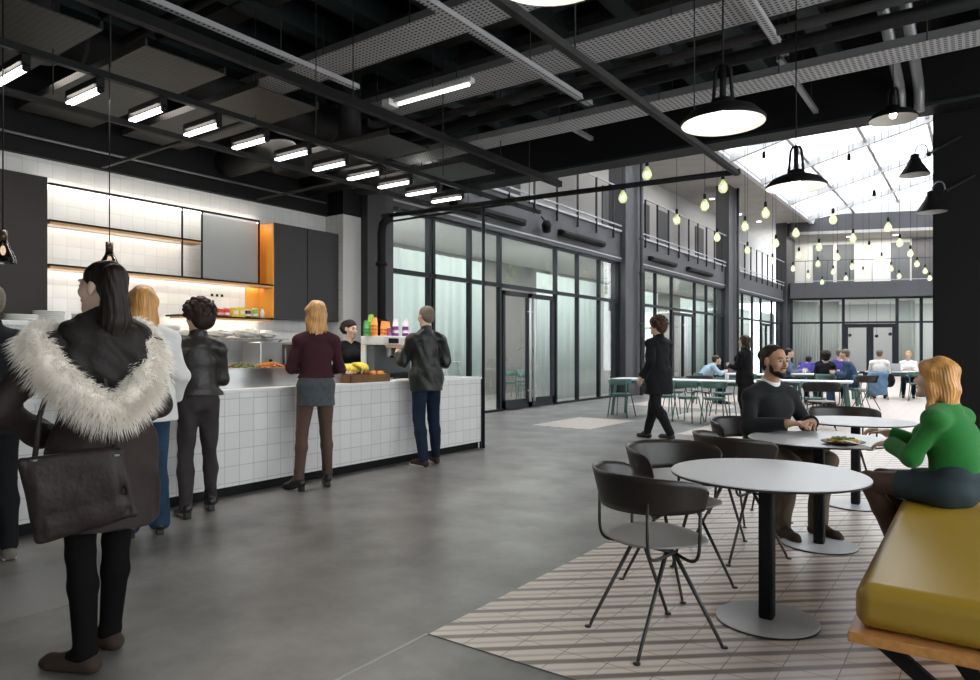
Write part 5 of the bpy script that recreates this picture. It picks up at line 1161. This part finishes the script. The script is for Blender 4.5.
spots = [(-5.75,12.55,0,'green metal chair at the left end of the long white table'),(-4.85,12.5,.1,'green metal chair just right of the walking man'),(-4.35,12.35,-.2,'green metal chair at the middle of the long white table, near side'),(-3.85,12.3,.1,'green metal chair at the right end of the long white table, near side'),
 (-5.2,13.95,PI,'green metal chair behind the long white table, left'),(-4.2,13.95,PI,'green metal chair behind the long white table, right'),(-3.2,13.45,.2,'green metal chair at the pale table, left one'),(-2.4,13.3,-.1,'green metal chair at the pale table, right one'),
 (-4.3,17.0,-1.2,'empty green metal chair at the near side of the courtyard group'),(-1.3,20.8,.0,'green metal chair at the far right table, right near'),(-.9,22.5,PI*.95,'green metal chair at the far right table, behind')]
for i, (x, y, rz, lab) in enumerate(spots):
    o = gc if i == 0 else copy_tree(gc); o.location = (x,y,.004 if x > -3.86 or (x < -4.6 and y > 15.4) else 0); o.rotation_euler = (0,0,rz); tag(o, lab, 'chair', 'green metal chairs')
# blue coat over a chair back
net('coat', surf([Ecap((-.14,0,.80),(.14,0,.80),(.05,.05),(.05,.05),(0,0,1)), Ecap((0,-.02,.74),(0,-.05,.38),(.19,.045),(.16,.055)), Cone((-.17,0,.75),(-.20,-.05,.42),.05,.045)], .012, .03, fold=.012), MATS['denim_light'], None, label='light blue denim coat hung over the chair in the courtyard', cat='coat').location = (-1.80,17.1,0)
net('bag', surf([Ell((0,0,.66),(.11,.09,.15))], .012, .02, fold=.006), MATS['cloth_black'], None, label='black bag hanging beside the blue coat', cat='bag').location = (-1.60,17.15,0)
# laptops, bottles and cups on the courtyard tables
for i, (x, y, rz, lab) in enumerate(((-3.0,18.5,.4,'open silver laptop on the long table of the courtyard group'),(-1.9,21.7,.2,'open silver laptop on the far right table'))):
    l_ = empty('laptop', (x,y,.745), rz, lab, 'laptop'); MB().box(-.16,.16,-.11,.11,0,.014).build('laptop_base', MATS['galv'], l_); MB().obox((0,.14,.11),(.16,0,0),(0,.035,.10),(0,.004,-.0014)).build('laptop_screen', MATS['galv'], l_)
for i, (x, y) in enumerate(((-3.5,18.2),(-2.6,18.45),(-2.75,18.15),(-5.0,13.1),(-3.9,13.2))):
    MB().lathe([(0,0),(.03,0),(.038,.10),(.038,.11),(0,.11)], n=12).build('paper_cup', MATS['cup_white'], loc=(x,y,.746), label='white cup on the %s' % ('left of the courtyard group table','right part of the courtyard group table','near edge of the courtyard group table','left part of the long white table','right part of the long white table')[i], cat='cup', group='white cups in the courtyard')
# ------------------------------------------------------------------ the people
K = .055
def P_(label, x, y, yaw, **k): return person(label, (x, y, 0), R(yaw), **k)
# woman with the fur hood, walking in the foreground
fw, fj, fM = P_('woman with a dark ponytail and dark parka with white fur hood, walking in the foreground', -2.99, 1.405, 78, H=1.68, fem=True, w=1.02, vox=.006, hd=(36,2), skin='skin_light', eyes=True,
    J=dict(ankL=(-.08,-.06,.085), toeL=(-.18,.07,.03), kneeL=(-.085,.0,.49), ankR=(.06,.13,.085), toeR=(.0,.27,.03), kneeR=(.075,.09,.50), elL=(-.37,-.02,1.13), wrL=(-.17,.24,.97), elR=(.23,.04,1.10), wrR=(.17,.26,1.02)),
    top=dict(mat='parka', hem=.60, flare=1.10, o=.030, fold=.010, collar=False, cuff=1.15), tights='tights_black', shoes=dict(mat='suede_brown'), hair=dict(style='pony', mat='hair_black', len=.44, root=(-.02,-.06,.085)), hands=dict(L=dict(curl=.7)))
hood = net('hood', surf([Ell((0,-.105,1.27),(.16,.060,.13)), Ell((-.09,-.05,1.37),(.09,.075,.06)), Ell((.09,-.05,1.37),(.09,.075,.06)), Cone((-.05,-.04,1.43),(.05,-.04,1.43),.045,.045)], .007, .04, subs=[Ell((0,.035,1.50),(.085,.10,.10))], fold=.007, fscale=1.8), MATS['hood_dark'], fw)
fp = [(-.13,.12,1.36),(-.22,.055,1.37),(-.265,-.03,1.335),(-.23,-.12,1.235),(-.14,-.175,1.14),(0,-.20,1.07),(.11,-.175,1.13),(.180,-.12,1.23),(.205,-.04,1.34),(.165,.045,1.40),(.10,.11,1.39)]
def cr_(pts, n):
    out = []; P = [Vector(p) for p in pts]; P = [P[0]*2-P[1]]+P+[P[-1]*2-P[-2]]; m = len(P)-3
    for i in range(n):
        t = i/(n-1)*m; k_ = min(int(t), m-1); t -= k_; a, b, c, d = P[k_:k_+4]
        out.append(.5*((2*b)+(-a+c)*t+(2*a-5*b+4*c-d)*t*t+(-a+3*b-3*c+d)*t**3))
    return out
path = cr_([(x*.84-.01,y,z) for x,y,z in fp], 120); q = MB(); rg = random.Random(11)
q.tube(path, [.03+.022*math.sin(PI*min(1,max(0,i/119))) for i in range(120)], 10)
for i in range(11000):
    k_ = rg.randrange(1,119); t = (path[min(k_+1,119)]-path[k_-1]).normalized(); a = t.cross(Vector((0,0,1)))
    a.normalize(); b = t.cross(a); th = rg.random()*2*PI; n_ = a*math.cos(th)+b*math.sin(th)
    if n_.z < -.2 and False: continue
    out = Vector((path[k_].x, path[k_].y, 0)).normalized()
    r0 = .03+.022*math.sin(PI*k_/119)*.9; L_ = rg.uniform(.045,.095)*(1 if n_.z < .3 else .6)
    p = path[k_]+n_*r0*.85; d = (n_*1.0+out*.15+Vector((0,0,-.55))+t*rg.uniform(-.35,.35)+Vector((rg.uniform(-.15,.15),)*3)).normalized()
    s_ = d.cross(t).normalized()*.0022; m_ = p+d*L_*.55; e = p+d*L_+Vector((0,0,-.012)); s2 = d.cross(s_).normalized()*.0022
    q.add([p-s_, p+s_, p+s2, m_-s_*.7, m_+s_*.7, m_+s2*.7, e], [(0,1,4,3),(1,2,5,4),(2,0,3,5),(3,4,6),(4,5,6),(5,3,6)])
q.build('fur_trim', MATS['fur'], fw, kind='stuff')
MB().bar((-.245,-.02,1.03),(-.215,-.165,1.02),.02,.006).build('coat_tab', MATS['parka'], fw)
# her shoulder bag
bg = empty('shoulder_bag', (-2.86,1.205,.75), R(78-14), 'dark leather shoulder bag hanging at the fur hood woman\'s left side', 'bag')
mat('bag_leather', (.024,.016,.015), .5, spec=.25, bump=.4, bscale=30)
net('bag_body', surf([Ecap((-.10,0,.10),(.15,0,.12),(.050,.022),(.050,.022),(0,0,1)), Ecap((-.08,0,.0),(.16,0,.02),(.12,.032),(.12,.032),(0,0,1)), Ecap((-.05,0,-.12),(.19,0,-.07),(.05,.026),(.05,.026),(0,0,1)), Cone((-.135,0,.135),(.185,0,.155),.012,.012), Cone((-.135,0,.13),(-.08,0,-.16),.012,.012), Cone((-.08,0,-.16),(.235,0,-.10),.012,.012), Cone((.185,0,.15),(.235,0,-.10),.012,.012)], .005, .02, fold=.003, fscale=.8), MATS['bag_leather'], bg)
MB().tube([(-.10,0,.12),(-.085,.03,.30),(-.03,.06,.50),(.06,.10,.64)], .010, 8).build('strap', MATS['bag_leather'], bg); MB().tube([(.17,0,.15),(.155,.03,.30),(.12,.06,.50),(.08,.10,.64)], .010, 8).build('strap', MATS['bag_leather'], bg)
for x in (-.10,.17): MB().lathe([(.008,-.004),(.014,-.004),(.014,.004),(.008,.004)], (x,-.012,.14), 12).build('metal_ring', MATS['galv'], bg)
# left edge
P_('person in a black jacket cut off by the left edge, at the display case', -4.98, 1.66, 90, H=1.72, vox=.009, hd=(10,0), J=dict(elL=(-.23,.10,1.12), wrL=(-.16,.32,1.05), elR=(.25,.08,1.14), wrR=(.16,.34,1.08)), top=dict(mat='cloth_black', hem=.80, collar=True, o=.03, fold=.008), bottom=dict(mat='cloth_black'), shoes=dict(mat='shoe_grey', sole='sole_white'), hair=dict(style='short', mat='hair_grey'))
P_('blonde woman in a white jacket and jeans behind the woman with the fur hood', -4.82, 2.54, 74, H=1.76, fem=True, w=1.08, vox=.007, hd=(-10,0), J=dict(elL=(-.24,.06,1.12), wrL=(-.17,.28,1.02), elR=(.25,.04,1.12), wrR=(.24,.20,.93)), top=dict(mat='jacket_white', hem=.80, o=.026, fold=.010, collar=True), bottom=dict(mat='denim', hemw=.07, o=.014), shoes=dict(mat='leather_black', heel=.03), hair=dict(style='long', mat='hair_ginger', len=.25, fwd=-.03))
P_('woman with short dark curly hair in a black leather jacket and grey trousers', -5.08, 3.12, 72, H=1.68, fem=True, w=.94, vox=.006, hd=(28,-2), skin='skin_light', eyes=True, J=dict(elL=(-.20,.08,1.12), wrL=(-.12,.30,1.08), elR=(.215,.03,1.12), wrR=(.15,.26,1.05), ankL=(-.12,-.10,.085), toeL=(-.14,.05,.03), ankR=(.12,.08,.085), toeR=(.14,.23,.03), kneeR=(.10,.05,.5)), top=dict(mat='leather_jacket', hem=.985, o=.026, fold=.008, collar=True), bottom=dict(mat='jeans_grey', o=.010, fold=.006), shoes=dict(heel=.045, shaft=.08), hair=dict(style='curly', mat='hair_dark'))
P_('blonde woman in a plum sweater and short grey skirt with sheer black tights', -5.12, 4.35, 62, H=1.77, fem=True, w=.98, vox=.006, hd=(8,-8), skin='skin_light', J=dict(elL=(-.22,.06,1.13), wrL=(-.12,.28,1.10), elR=(.235,.02,1.13), wrR=(.16,.24,1.08), ankL=(-.17,-.06,.125), toeL=(-.25,.07,.035), ankR=(.12,.06,.125), toeR=(.14,.21,.035), kneeL=(-.13,.0,.52), kneeR=(.10,.04,.52)), top=dict(mat='knit_plum', part='sweater', hem=1.035, o=.022, fold=.006, cuff=1.1), bottom=dict(kind='skirt', mat='skirt_grey', hem=.775, flare=1.06), tights='tights_sheer', shoes=dict(mat='leather_black', heel=.045, shaft=.07), hair=dict(style='long', mat='hair_blonde', len=.20, fwd=-.03))
P_('man with cropped grey hair in a dark waxed jacket and jeans at the counter', -5.17, 6.0, 66, H=1.82, vox=.006, hd=(12,-3), skin='skin', J=dict(elL=(-.235,.10,1.14), wrL=(-.20,.33,1.20), elR=(.235,.0,1.12), wrR=(.16,.24,1.05), ankL=(-.09,-.12,.085), toeL=(-.13,.04,.03), ankR=(.13,.03,.085), toeR=(.16,.19,.03), kneeL=(-.09,.0,.5)), top=dict(mat='waxed_jacket', hem=.815, o=.032, fold=.010, collar=True, flare=.97), bottom=dict(mat='denim_dark', o=.013, fold=.004), shoes=dict(mat='suede_brown', sole='sole_white'), hair=dict(style='short', mat='hair_grey'))
P_('woman in a black shirt with tied back dark hair, serving behind the counter', -6.55, 6.12, -112, H=1.70, fem=True, vox=.007, hd=(22,-10), skin='skin_light', eyes=True, J=dict(elL=(-.22,.08,1.12), wrL=(-.14,.28,1.06), elR=(.22,.08,1.12), wrR=(.14,.28,1.06)), top=dict(mat='cloth_black', part='shirt', low=True, o=.016, vneck=True), bottom=dict(mat='cloth_black'), shoes=dict(), hair=dict(style='pony', mat='hair_dark', len=.12))
P_('man in a long dark coat walking past the courtyard tables, face turned left', -3.83, 9.61, 74, H=1.78, w=1.18, vox=.009, hd=(20,0), J=dict(elL=(-.24,-.08,1.12), wrL=(-.24,.06,.90), elR=(.24,.04,1.13), wrR=(.22,.24,.98), ankL=(-.09,-.28,.13), toeL=(-.10,-.14,.03), kneeL=(-.09,-.03,.49), ankR=(.09,.26,.09), toeR=(.10,.42,.05), kneeR=(.09,.16,.50)), top=dict(mat='cloth_black', hem=.66, flare=1.08, o=.034, fold=.010, collar=True), bottom=dict(mat='cloth_black', o=.018), shoes=dict(), hair=dict(style='curly', mat='hair_brown'))
P_('person in black with long brown hair standing behind the seated man in the black sweater', -3.34, 12.35, 78, H=1.58, fem=True, vox=.011, hd=(5,0), J=dict(elL=(-.22,.06,1.12), wrL=(-.12,.26,1.16), elR=(.22,.06,1.12), wrR=(.10,.26,1.14)), top=dict(mat='cloth_black', hem=.80, o=.028, collar=True), bottom=dict(mat='cloth_black'), shoes=dict(), hair=dict(style='long', mat='hair_brown', len=.16))
# the pair at the round table
P_('bearded man in a black sweater and white shirt collar, seated at a round table', -1.33, 5.47, -127, sit=True, H=1.80, w=1.02, vox=.005, hd=(4,-5), skin='skin_tan', eyes=True, brow='hair_black', seat=.455,
   J=dict(waist=(0,.01,.70), chest=(0,.05,.86), neck=(0,.055,1.035), head=(0,.105,1.20), shL=(-.168,.05,.940), shR=(.168,.05,.940), elL=(-.245,.13,.735), wrL=(-.10,.35,.775), elR=(.245,.13,.735), wrR=(.10,.35,.775), kneeL=(-.14,.44,.52), ankL=(-.10,.40,.085), toeL=(-.11,.56,.03), kneeR=(.16,.44,.52), ankR=(.16,.36,.085), toeR=(.19,.52,.03)),
   top=dict(mat='wool_black', part='sweater', low=True, o=.022, fold=.006, collar2='shirt_white'), bottom=dict(mat='trousers_khaki', o=.018, fold=.007, hemw=.058), shoes=dict(mat='suede_brown'), hair=dict(style='bun', mat='hair_black', beard=True), hands=dict(L=dict(d=(.75,.65,.05), n=(.1,-.2,-1), curl=.9), R=dict(d=(-.75,.65,.05), n=(-.1,-.2,-1), curl=.9, flip=1)))
P_('woman with ginger blonde hair in a green sweater, seated on the yellow bench', -.11, 4.42, 70, sit=True, fem=True, H=1.66, w=.99, vox=.005, hd=(0,2), skin='skin_light', eyes=True, seat=.482,
   J=dict(waist=(0,.0,.69), chest=(0,.03,.835), neck=(0,.045,1.00), head=(0,.10,1.155), shL=(-.155,.04,.925), shR=(.155,.04,.925), elL=(-.20,.14,.72), wrL=(-.03,.33,.755), elR=(.19,.20,.74), wrR=(.13,.42,.80), kneeL=(-.055,.45,.52), ankL=(.04,.28,.085), toeL=(.06,.43,.03), kneeR=(.09,.44,.52), ankR=(.15,.24,.085), toeR=(.18,.39,.03)),
   top=dict(mat='knit_green', part='sweater', low=True, hemz=.665, o=.024, fold=.006, cuff=1.0), bottom=dict(kind='skirt', mat='skirt_dark', t=.55, fold=.005), tights='tights_sheer', shoes=dict(mat='leather_black', heel=.02, shaft=.06), hair=dict(style='long', mat='hair_ginger', len=.25, fwd=-.02), hands=dict(L=dict(d=(.3,1,-.05), n=(.3,0,-1), curl=.8), R=dict(d=(-.2,1,.2), n=(-.3,0,-1), curl=1.0)))
# people far off in the courtyard
F_ = dict(sit=True, vox=.015)
P_('man in a light blue shirt leaning over the white table by the middle bay glass', -5.55, 16.85, -62, J=dict(chest=(0,.12,.84), neck=(0,.22,.98), head=(0,.32,1.08), shL=(-.17,.2,.92), shR=(.17,.2,.92), elL=(-.22,.36,.74), elR=(.22,.36,.74), wrL=(-.1,.5,.79), wrR=(.1,.5,.79)), top=dict(mat='shirt_blue', part='shirt', low=True), bottom=dict(mat='denim_dark'), shoes=dict(), hair=dict(style='short', mat='hair_brown'), **F_)
P_('dark haired man in a grey blue shirt at the left end of the courtyard group', -4.0, 18.7, -80, H=1.85, top=dict(mat='shirt_greyblue', part='shirt', low=True, o=.02), bottom=dict(mat='denim_dark'), shoes=dict(), hair=dict(style='short', mat='hair_dark'), **F_)
P_('person in a violet shirt bending low at the table behind the courtyard group', -3.95, 20.35, -15, J=dict(chest=(0,.14,.84), neck=(0,.24,.97), head=(0,.34,1.05), shL=(-.17,.2,.93), shR=(.17,.2,.93)), top=dict(mat='shirt_violet', part='shirt', low=True), bottom=dict(mat='denim_dark'), shoes=dict(), hair=dict(style='short', mat='hair_dark'), **F_)
P_('blonde person in a dark jacket facing the camera from the courtyard group', -3.25, 19.4, 185, top=dict(mat='cloth_black', low=True, o=.024, collar2='jacket_white'), bottom=dict(mat='denim_dark'), shoes=dict(), hair=dict(style='short', mat='hair_blonde'), **F_)
P_('person in black seated with the back to the camera in the courtyard', -2.95, 17.75, 10, H=1.65, top=dict(mat='cloth_black', low=True, o=.028), bottom=dict(mat='denim_dark'), shoes=dict(), hair=dict(style='curly', mat='hair_black'), **F_)
P_('person in a blue violet top behind the man in the blue sweater', -3.05, 20.3, 15, H=1.82, top=dict(mat='shirt_violet', part='shirt', low=True), bottom=dict(mat='denim_dark'), shoes=dict(), hair=dict(style='short', mat='hair_grey'), **F_)
P_('man in a blue sweater and jeans seated sideways before the courtyard group', -2.38, 17.6, 92, H=1.82, J=dict(chest=(0,.06,.86), neck=(0,.09,1.03), head=(0,.15,1.195), shL=(-.17,.07,.96), shR=(.17,.07,.96)), top=dict(mat='shirt_navy', part='sweater', low=True, o=.024), bottom=dict(mat='denim', o=.016), shoes=dict(mat='suede_brown'), hair=dict(style='short', mat='hair_grey'), **F_)
P_('person in a white shirt seen from behind at the far right of the courtyard', -2.2, 21.1, 5, H=1.8, top=dict(mat='jacket_white', part='shirt', low=True, o=.024), bottom=dict(mat='denim_dark'), shoes=dict(), hair=dict(style='short', mat='hair_grey'), **F_)
P_('pale dressed person behind the silver laptop at the far right table', -1.65, 22.65, 185, H=1.72, top=dict(mat='jacket_white', part='shirt', low=True), bottom=dict(mat='denim_dark'), shoes=dict(), hair=dict(style='short', mat='hair_ginger'), **F_)
P_('person in a blue shirt seated behind the nearest glass double door', -9.55, 16.1, 20, H=1.75, top=dict(mat='shirt_blue', part='shirt', low=True), bottom=dict(mat='cloth_black'), shoes=dict(), hair=dict(style='short', mat='hair_dark'), **F_)  # mirror image in the door glass, modelled as a seated figure behind it
for i, (x, y, rz) in enumerate(((-9.55,16.1,R(20)),(-10.3,15.4,.4),(-10.6,16.4,.1),(-9.3,14.6,.9))):  # chairs mirrored in the door glass, modelled in the room behind
    o = copy_tree(gc); o.location = (x,y,.002); o.rotation_euler = (0,0,rz); tag(o, 'green metal chair reflected in the glass door, %s' % ('under the person','left one','rear one','near one')[i], 'chair', 'green metal chairs')
for i, (x, y) in enumerate(((-4.0,18.7),(-3.95,20.35),(-3.25,19.4),(-2.95,17.75),(-3.05,20.3),(-2.38,17.6),(-2.2,21.1),(-1.65,22.65),(-5.55,16.85))):
    o = copy_tree(gc); o.location = (x,y,.004); rz = R((-80,-15,185,10,15,92,5,185,-62)[i]); o.rotation_euler = (0,0,rz); tag(o, 'green metal chair under the %s' % ('man in the grey blue shirt','person in the violet shirt','blonde person facing the camera','person in the black jacket and hat','person in the blue violet top','man in the blue sweater','person in the white shirt','pale dressed person at the laptop','man in the light blue shirt')[i], 'chair', 'green metal chairs')
# potted palm behind the door
mat('leaf', (.06,.16,.05), .5); pp = empty('potted_palm', (-10.7,17.6,0), 0, 'leafy palm in a pot behind the glass double door', 'plant')
MB().lathe([(0,0),(.14,0),(.18,.32),(.16,.32),(.15,.28),(0,.28)], n=18).build('pot', MATS['plaster_grey'], pp)
q = MB(); rg = random.Random(8)
for i in range(26):
    a = rg.random()*6.28; L_ = rg.uniform(.5,.9); pts = bez((0,0,.28),(.05*math.cos(a),.05*math.sin(a),.9),(L_*.4*math.cos(a),L_*.4*math.sin(a),1.7),(L_*math.cos(a),L_*math.sin(a),1.2+.5*rg.random()),8)
    sd = Vector((-math.sin(a),math.cos(a),0)); vs = []
    for k_, p in enumerate(pts): w_ = .035*math.sin(PI*min(1,(k_+.6)/8.6)); vs += [p-sd*w_, p+sd*w_+Vector((0,0,.006))]
    q.add(vs, [(2*k_,2*k_+1,2*k_+3,2*k_+2) for k_ in range(8)], True)
q.build('leaves', MATS['leaf'], pp, solid=.002)
# ------------------------------------------------------------------ light
w = bpy.data.worlds.new('sky'); scene.world = w; w.use_nodes = True; nt = w.node_tree; bgn = nt.nodes['Background']
tc = nt.nodes.new('ShaderNodeTexCoord'); sx = nt.nodes.new('ShaderNodeSeparateXYZ'); cr = nt.nodes.new('ShaderNodeValToRGB')
nt.links.new(tc.outputs['Generated'], sx.inputs[0]); nt.links.new(sx.outputs['Z'], cr.inputs['Fac']); nt.links.new(cr.outputs['Color'], bgn.inputs['Color'])
cr.color_ramp.elements[0].position = 0; cr.color_ramp.elements[0].color = (.80,.82,.84,1); cr.color_ramp.elements[1].position = .5; cr.color_ramp.elements[1].color = (.97,.985,1,1)
bgn.inputs['Strength'].default_value = SKY = 5.0
def area(name, loc, sx_, sy_, e, col=(1,1,1), rot=(0,0,0)):
    l = bpy.data.lights.new(name, 'AREA'); l.shape = 'RECTANGLE'; l.size = sx_; l.size_y = sy_; l.energy = e; l.color = col
    o = bpy.data.objects.new(name, l); COL.objects.link(o); o.location = loc; o.rotation_euler = rot; return o
# the tubes' and pendants' own light
area('tube_row_light', (-5.68,4.5,3.32), .45, 5.2, 85, (1,.93,.85))
for z, y0, y1, e in ((2.68,3.3,4.86,9),(2.20,3.3,5.9,13),(1.72,4.8,6.1,8)): area('shelf_light', (-8.32,(y0+y1)/2,z-.01), .10, y1-y0, e*.55, (1,.90,.76), (0,R(-28),0))
area('shelf_light', (-8.36,4.7,3.09), .08, 2.8, 4, (1,.93,.84), (0,R(-20),0))
area('kitchen_light', (-7.2,4.8,3.95), .6, 5.0, 40, (1,.93,.85))
for x, y, z in ((-1.31,2.24,2.72),(-1.31,4.35,2.72),(-1.33,6.55,2.75)):
    l = bpy.data.lights.new('pendant_light', 'POINT'); l.energy = 16; l.color = (1,.93,.82); l.shadow_soft_size = .05; o = bpy.data.objects.new('pendant_light', l); COL.objects.link(o); o.location = (x,y,z+.04)
for y in (13.5, 23.5, 33.5): area('room_light', (-9.9,y,3.9), 1.6, 8, 260, (1,.98,.94))
c_ = P0+ux*6-nx_*2.2; area('room_light', (c_.x,c_.y,3.9), 11, 1.5, 200, (1,.96,.90), (0,0,ang))
for y in (14, 24, 34): area('gallery_light', (-9.5,y,7.9), 1.0, 8, 60, (1,.95,.86))
c_ = P0+ux*6-nx_*1.0; area('gallery_light', (c_.x,c_.y,7.3), 10, .8, 260, (1,.95,.86), (0,0,ang))
# ------------------------------------------------------------------ camera
cd = bpy.data.cameras.new('camera'); cam = bpy.data.objects.new('camera', cd); COL.objects.link(cam); scene.camera = cam
cam.location = (0,0,1.30); cam.rotation_euler = (R(90),0,R(35.46)); cd.sensor_width = 36; cd.lens = 36*688/980; cd.shift_y = 11/980; cd.clip_end = 200; cd.clip_start = .05
vs = scene.view_settings; vs.view_transform = 'Standard'; vs.look = 'None'; vs.exposure = 0.40; vs.gamma = 1; vs.use_curve_mapping = False
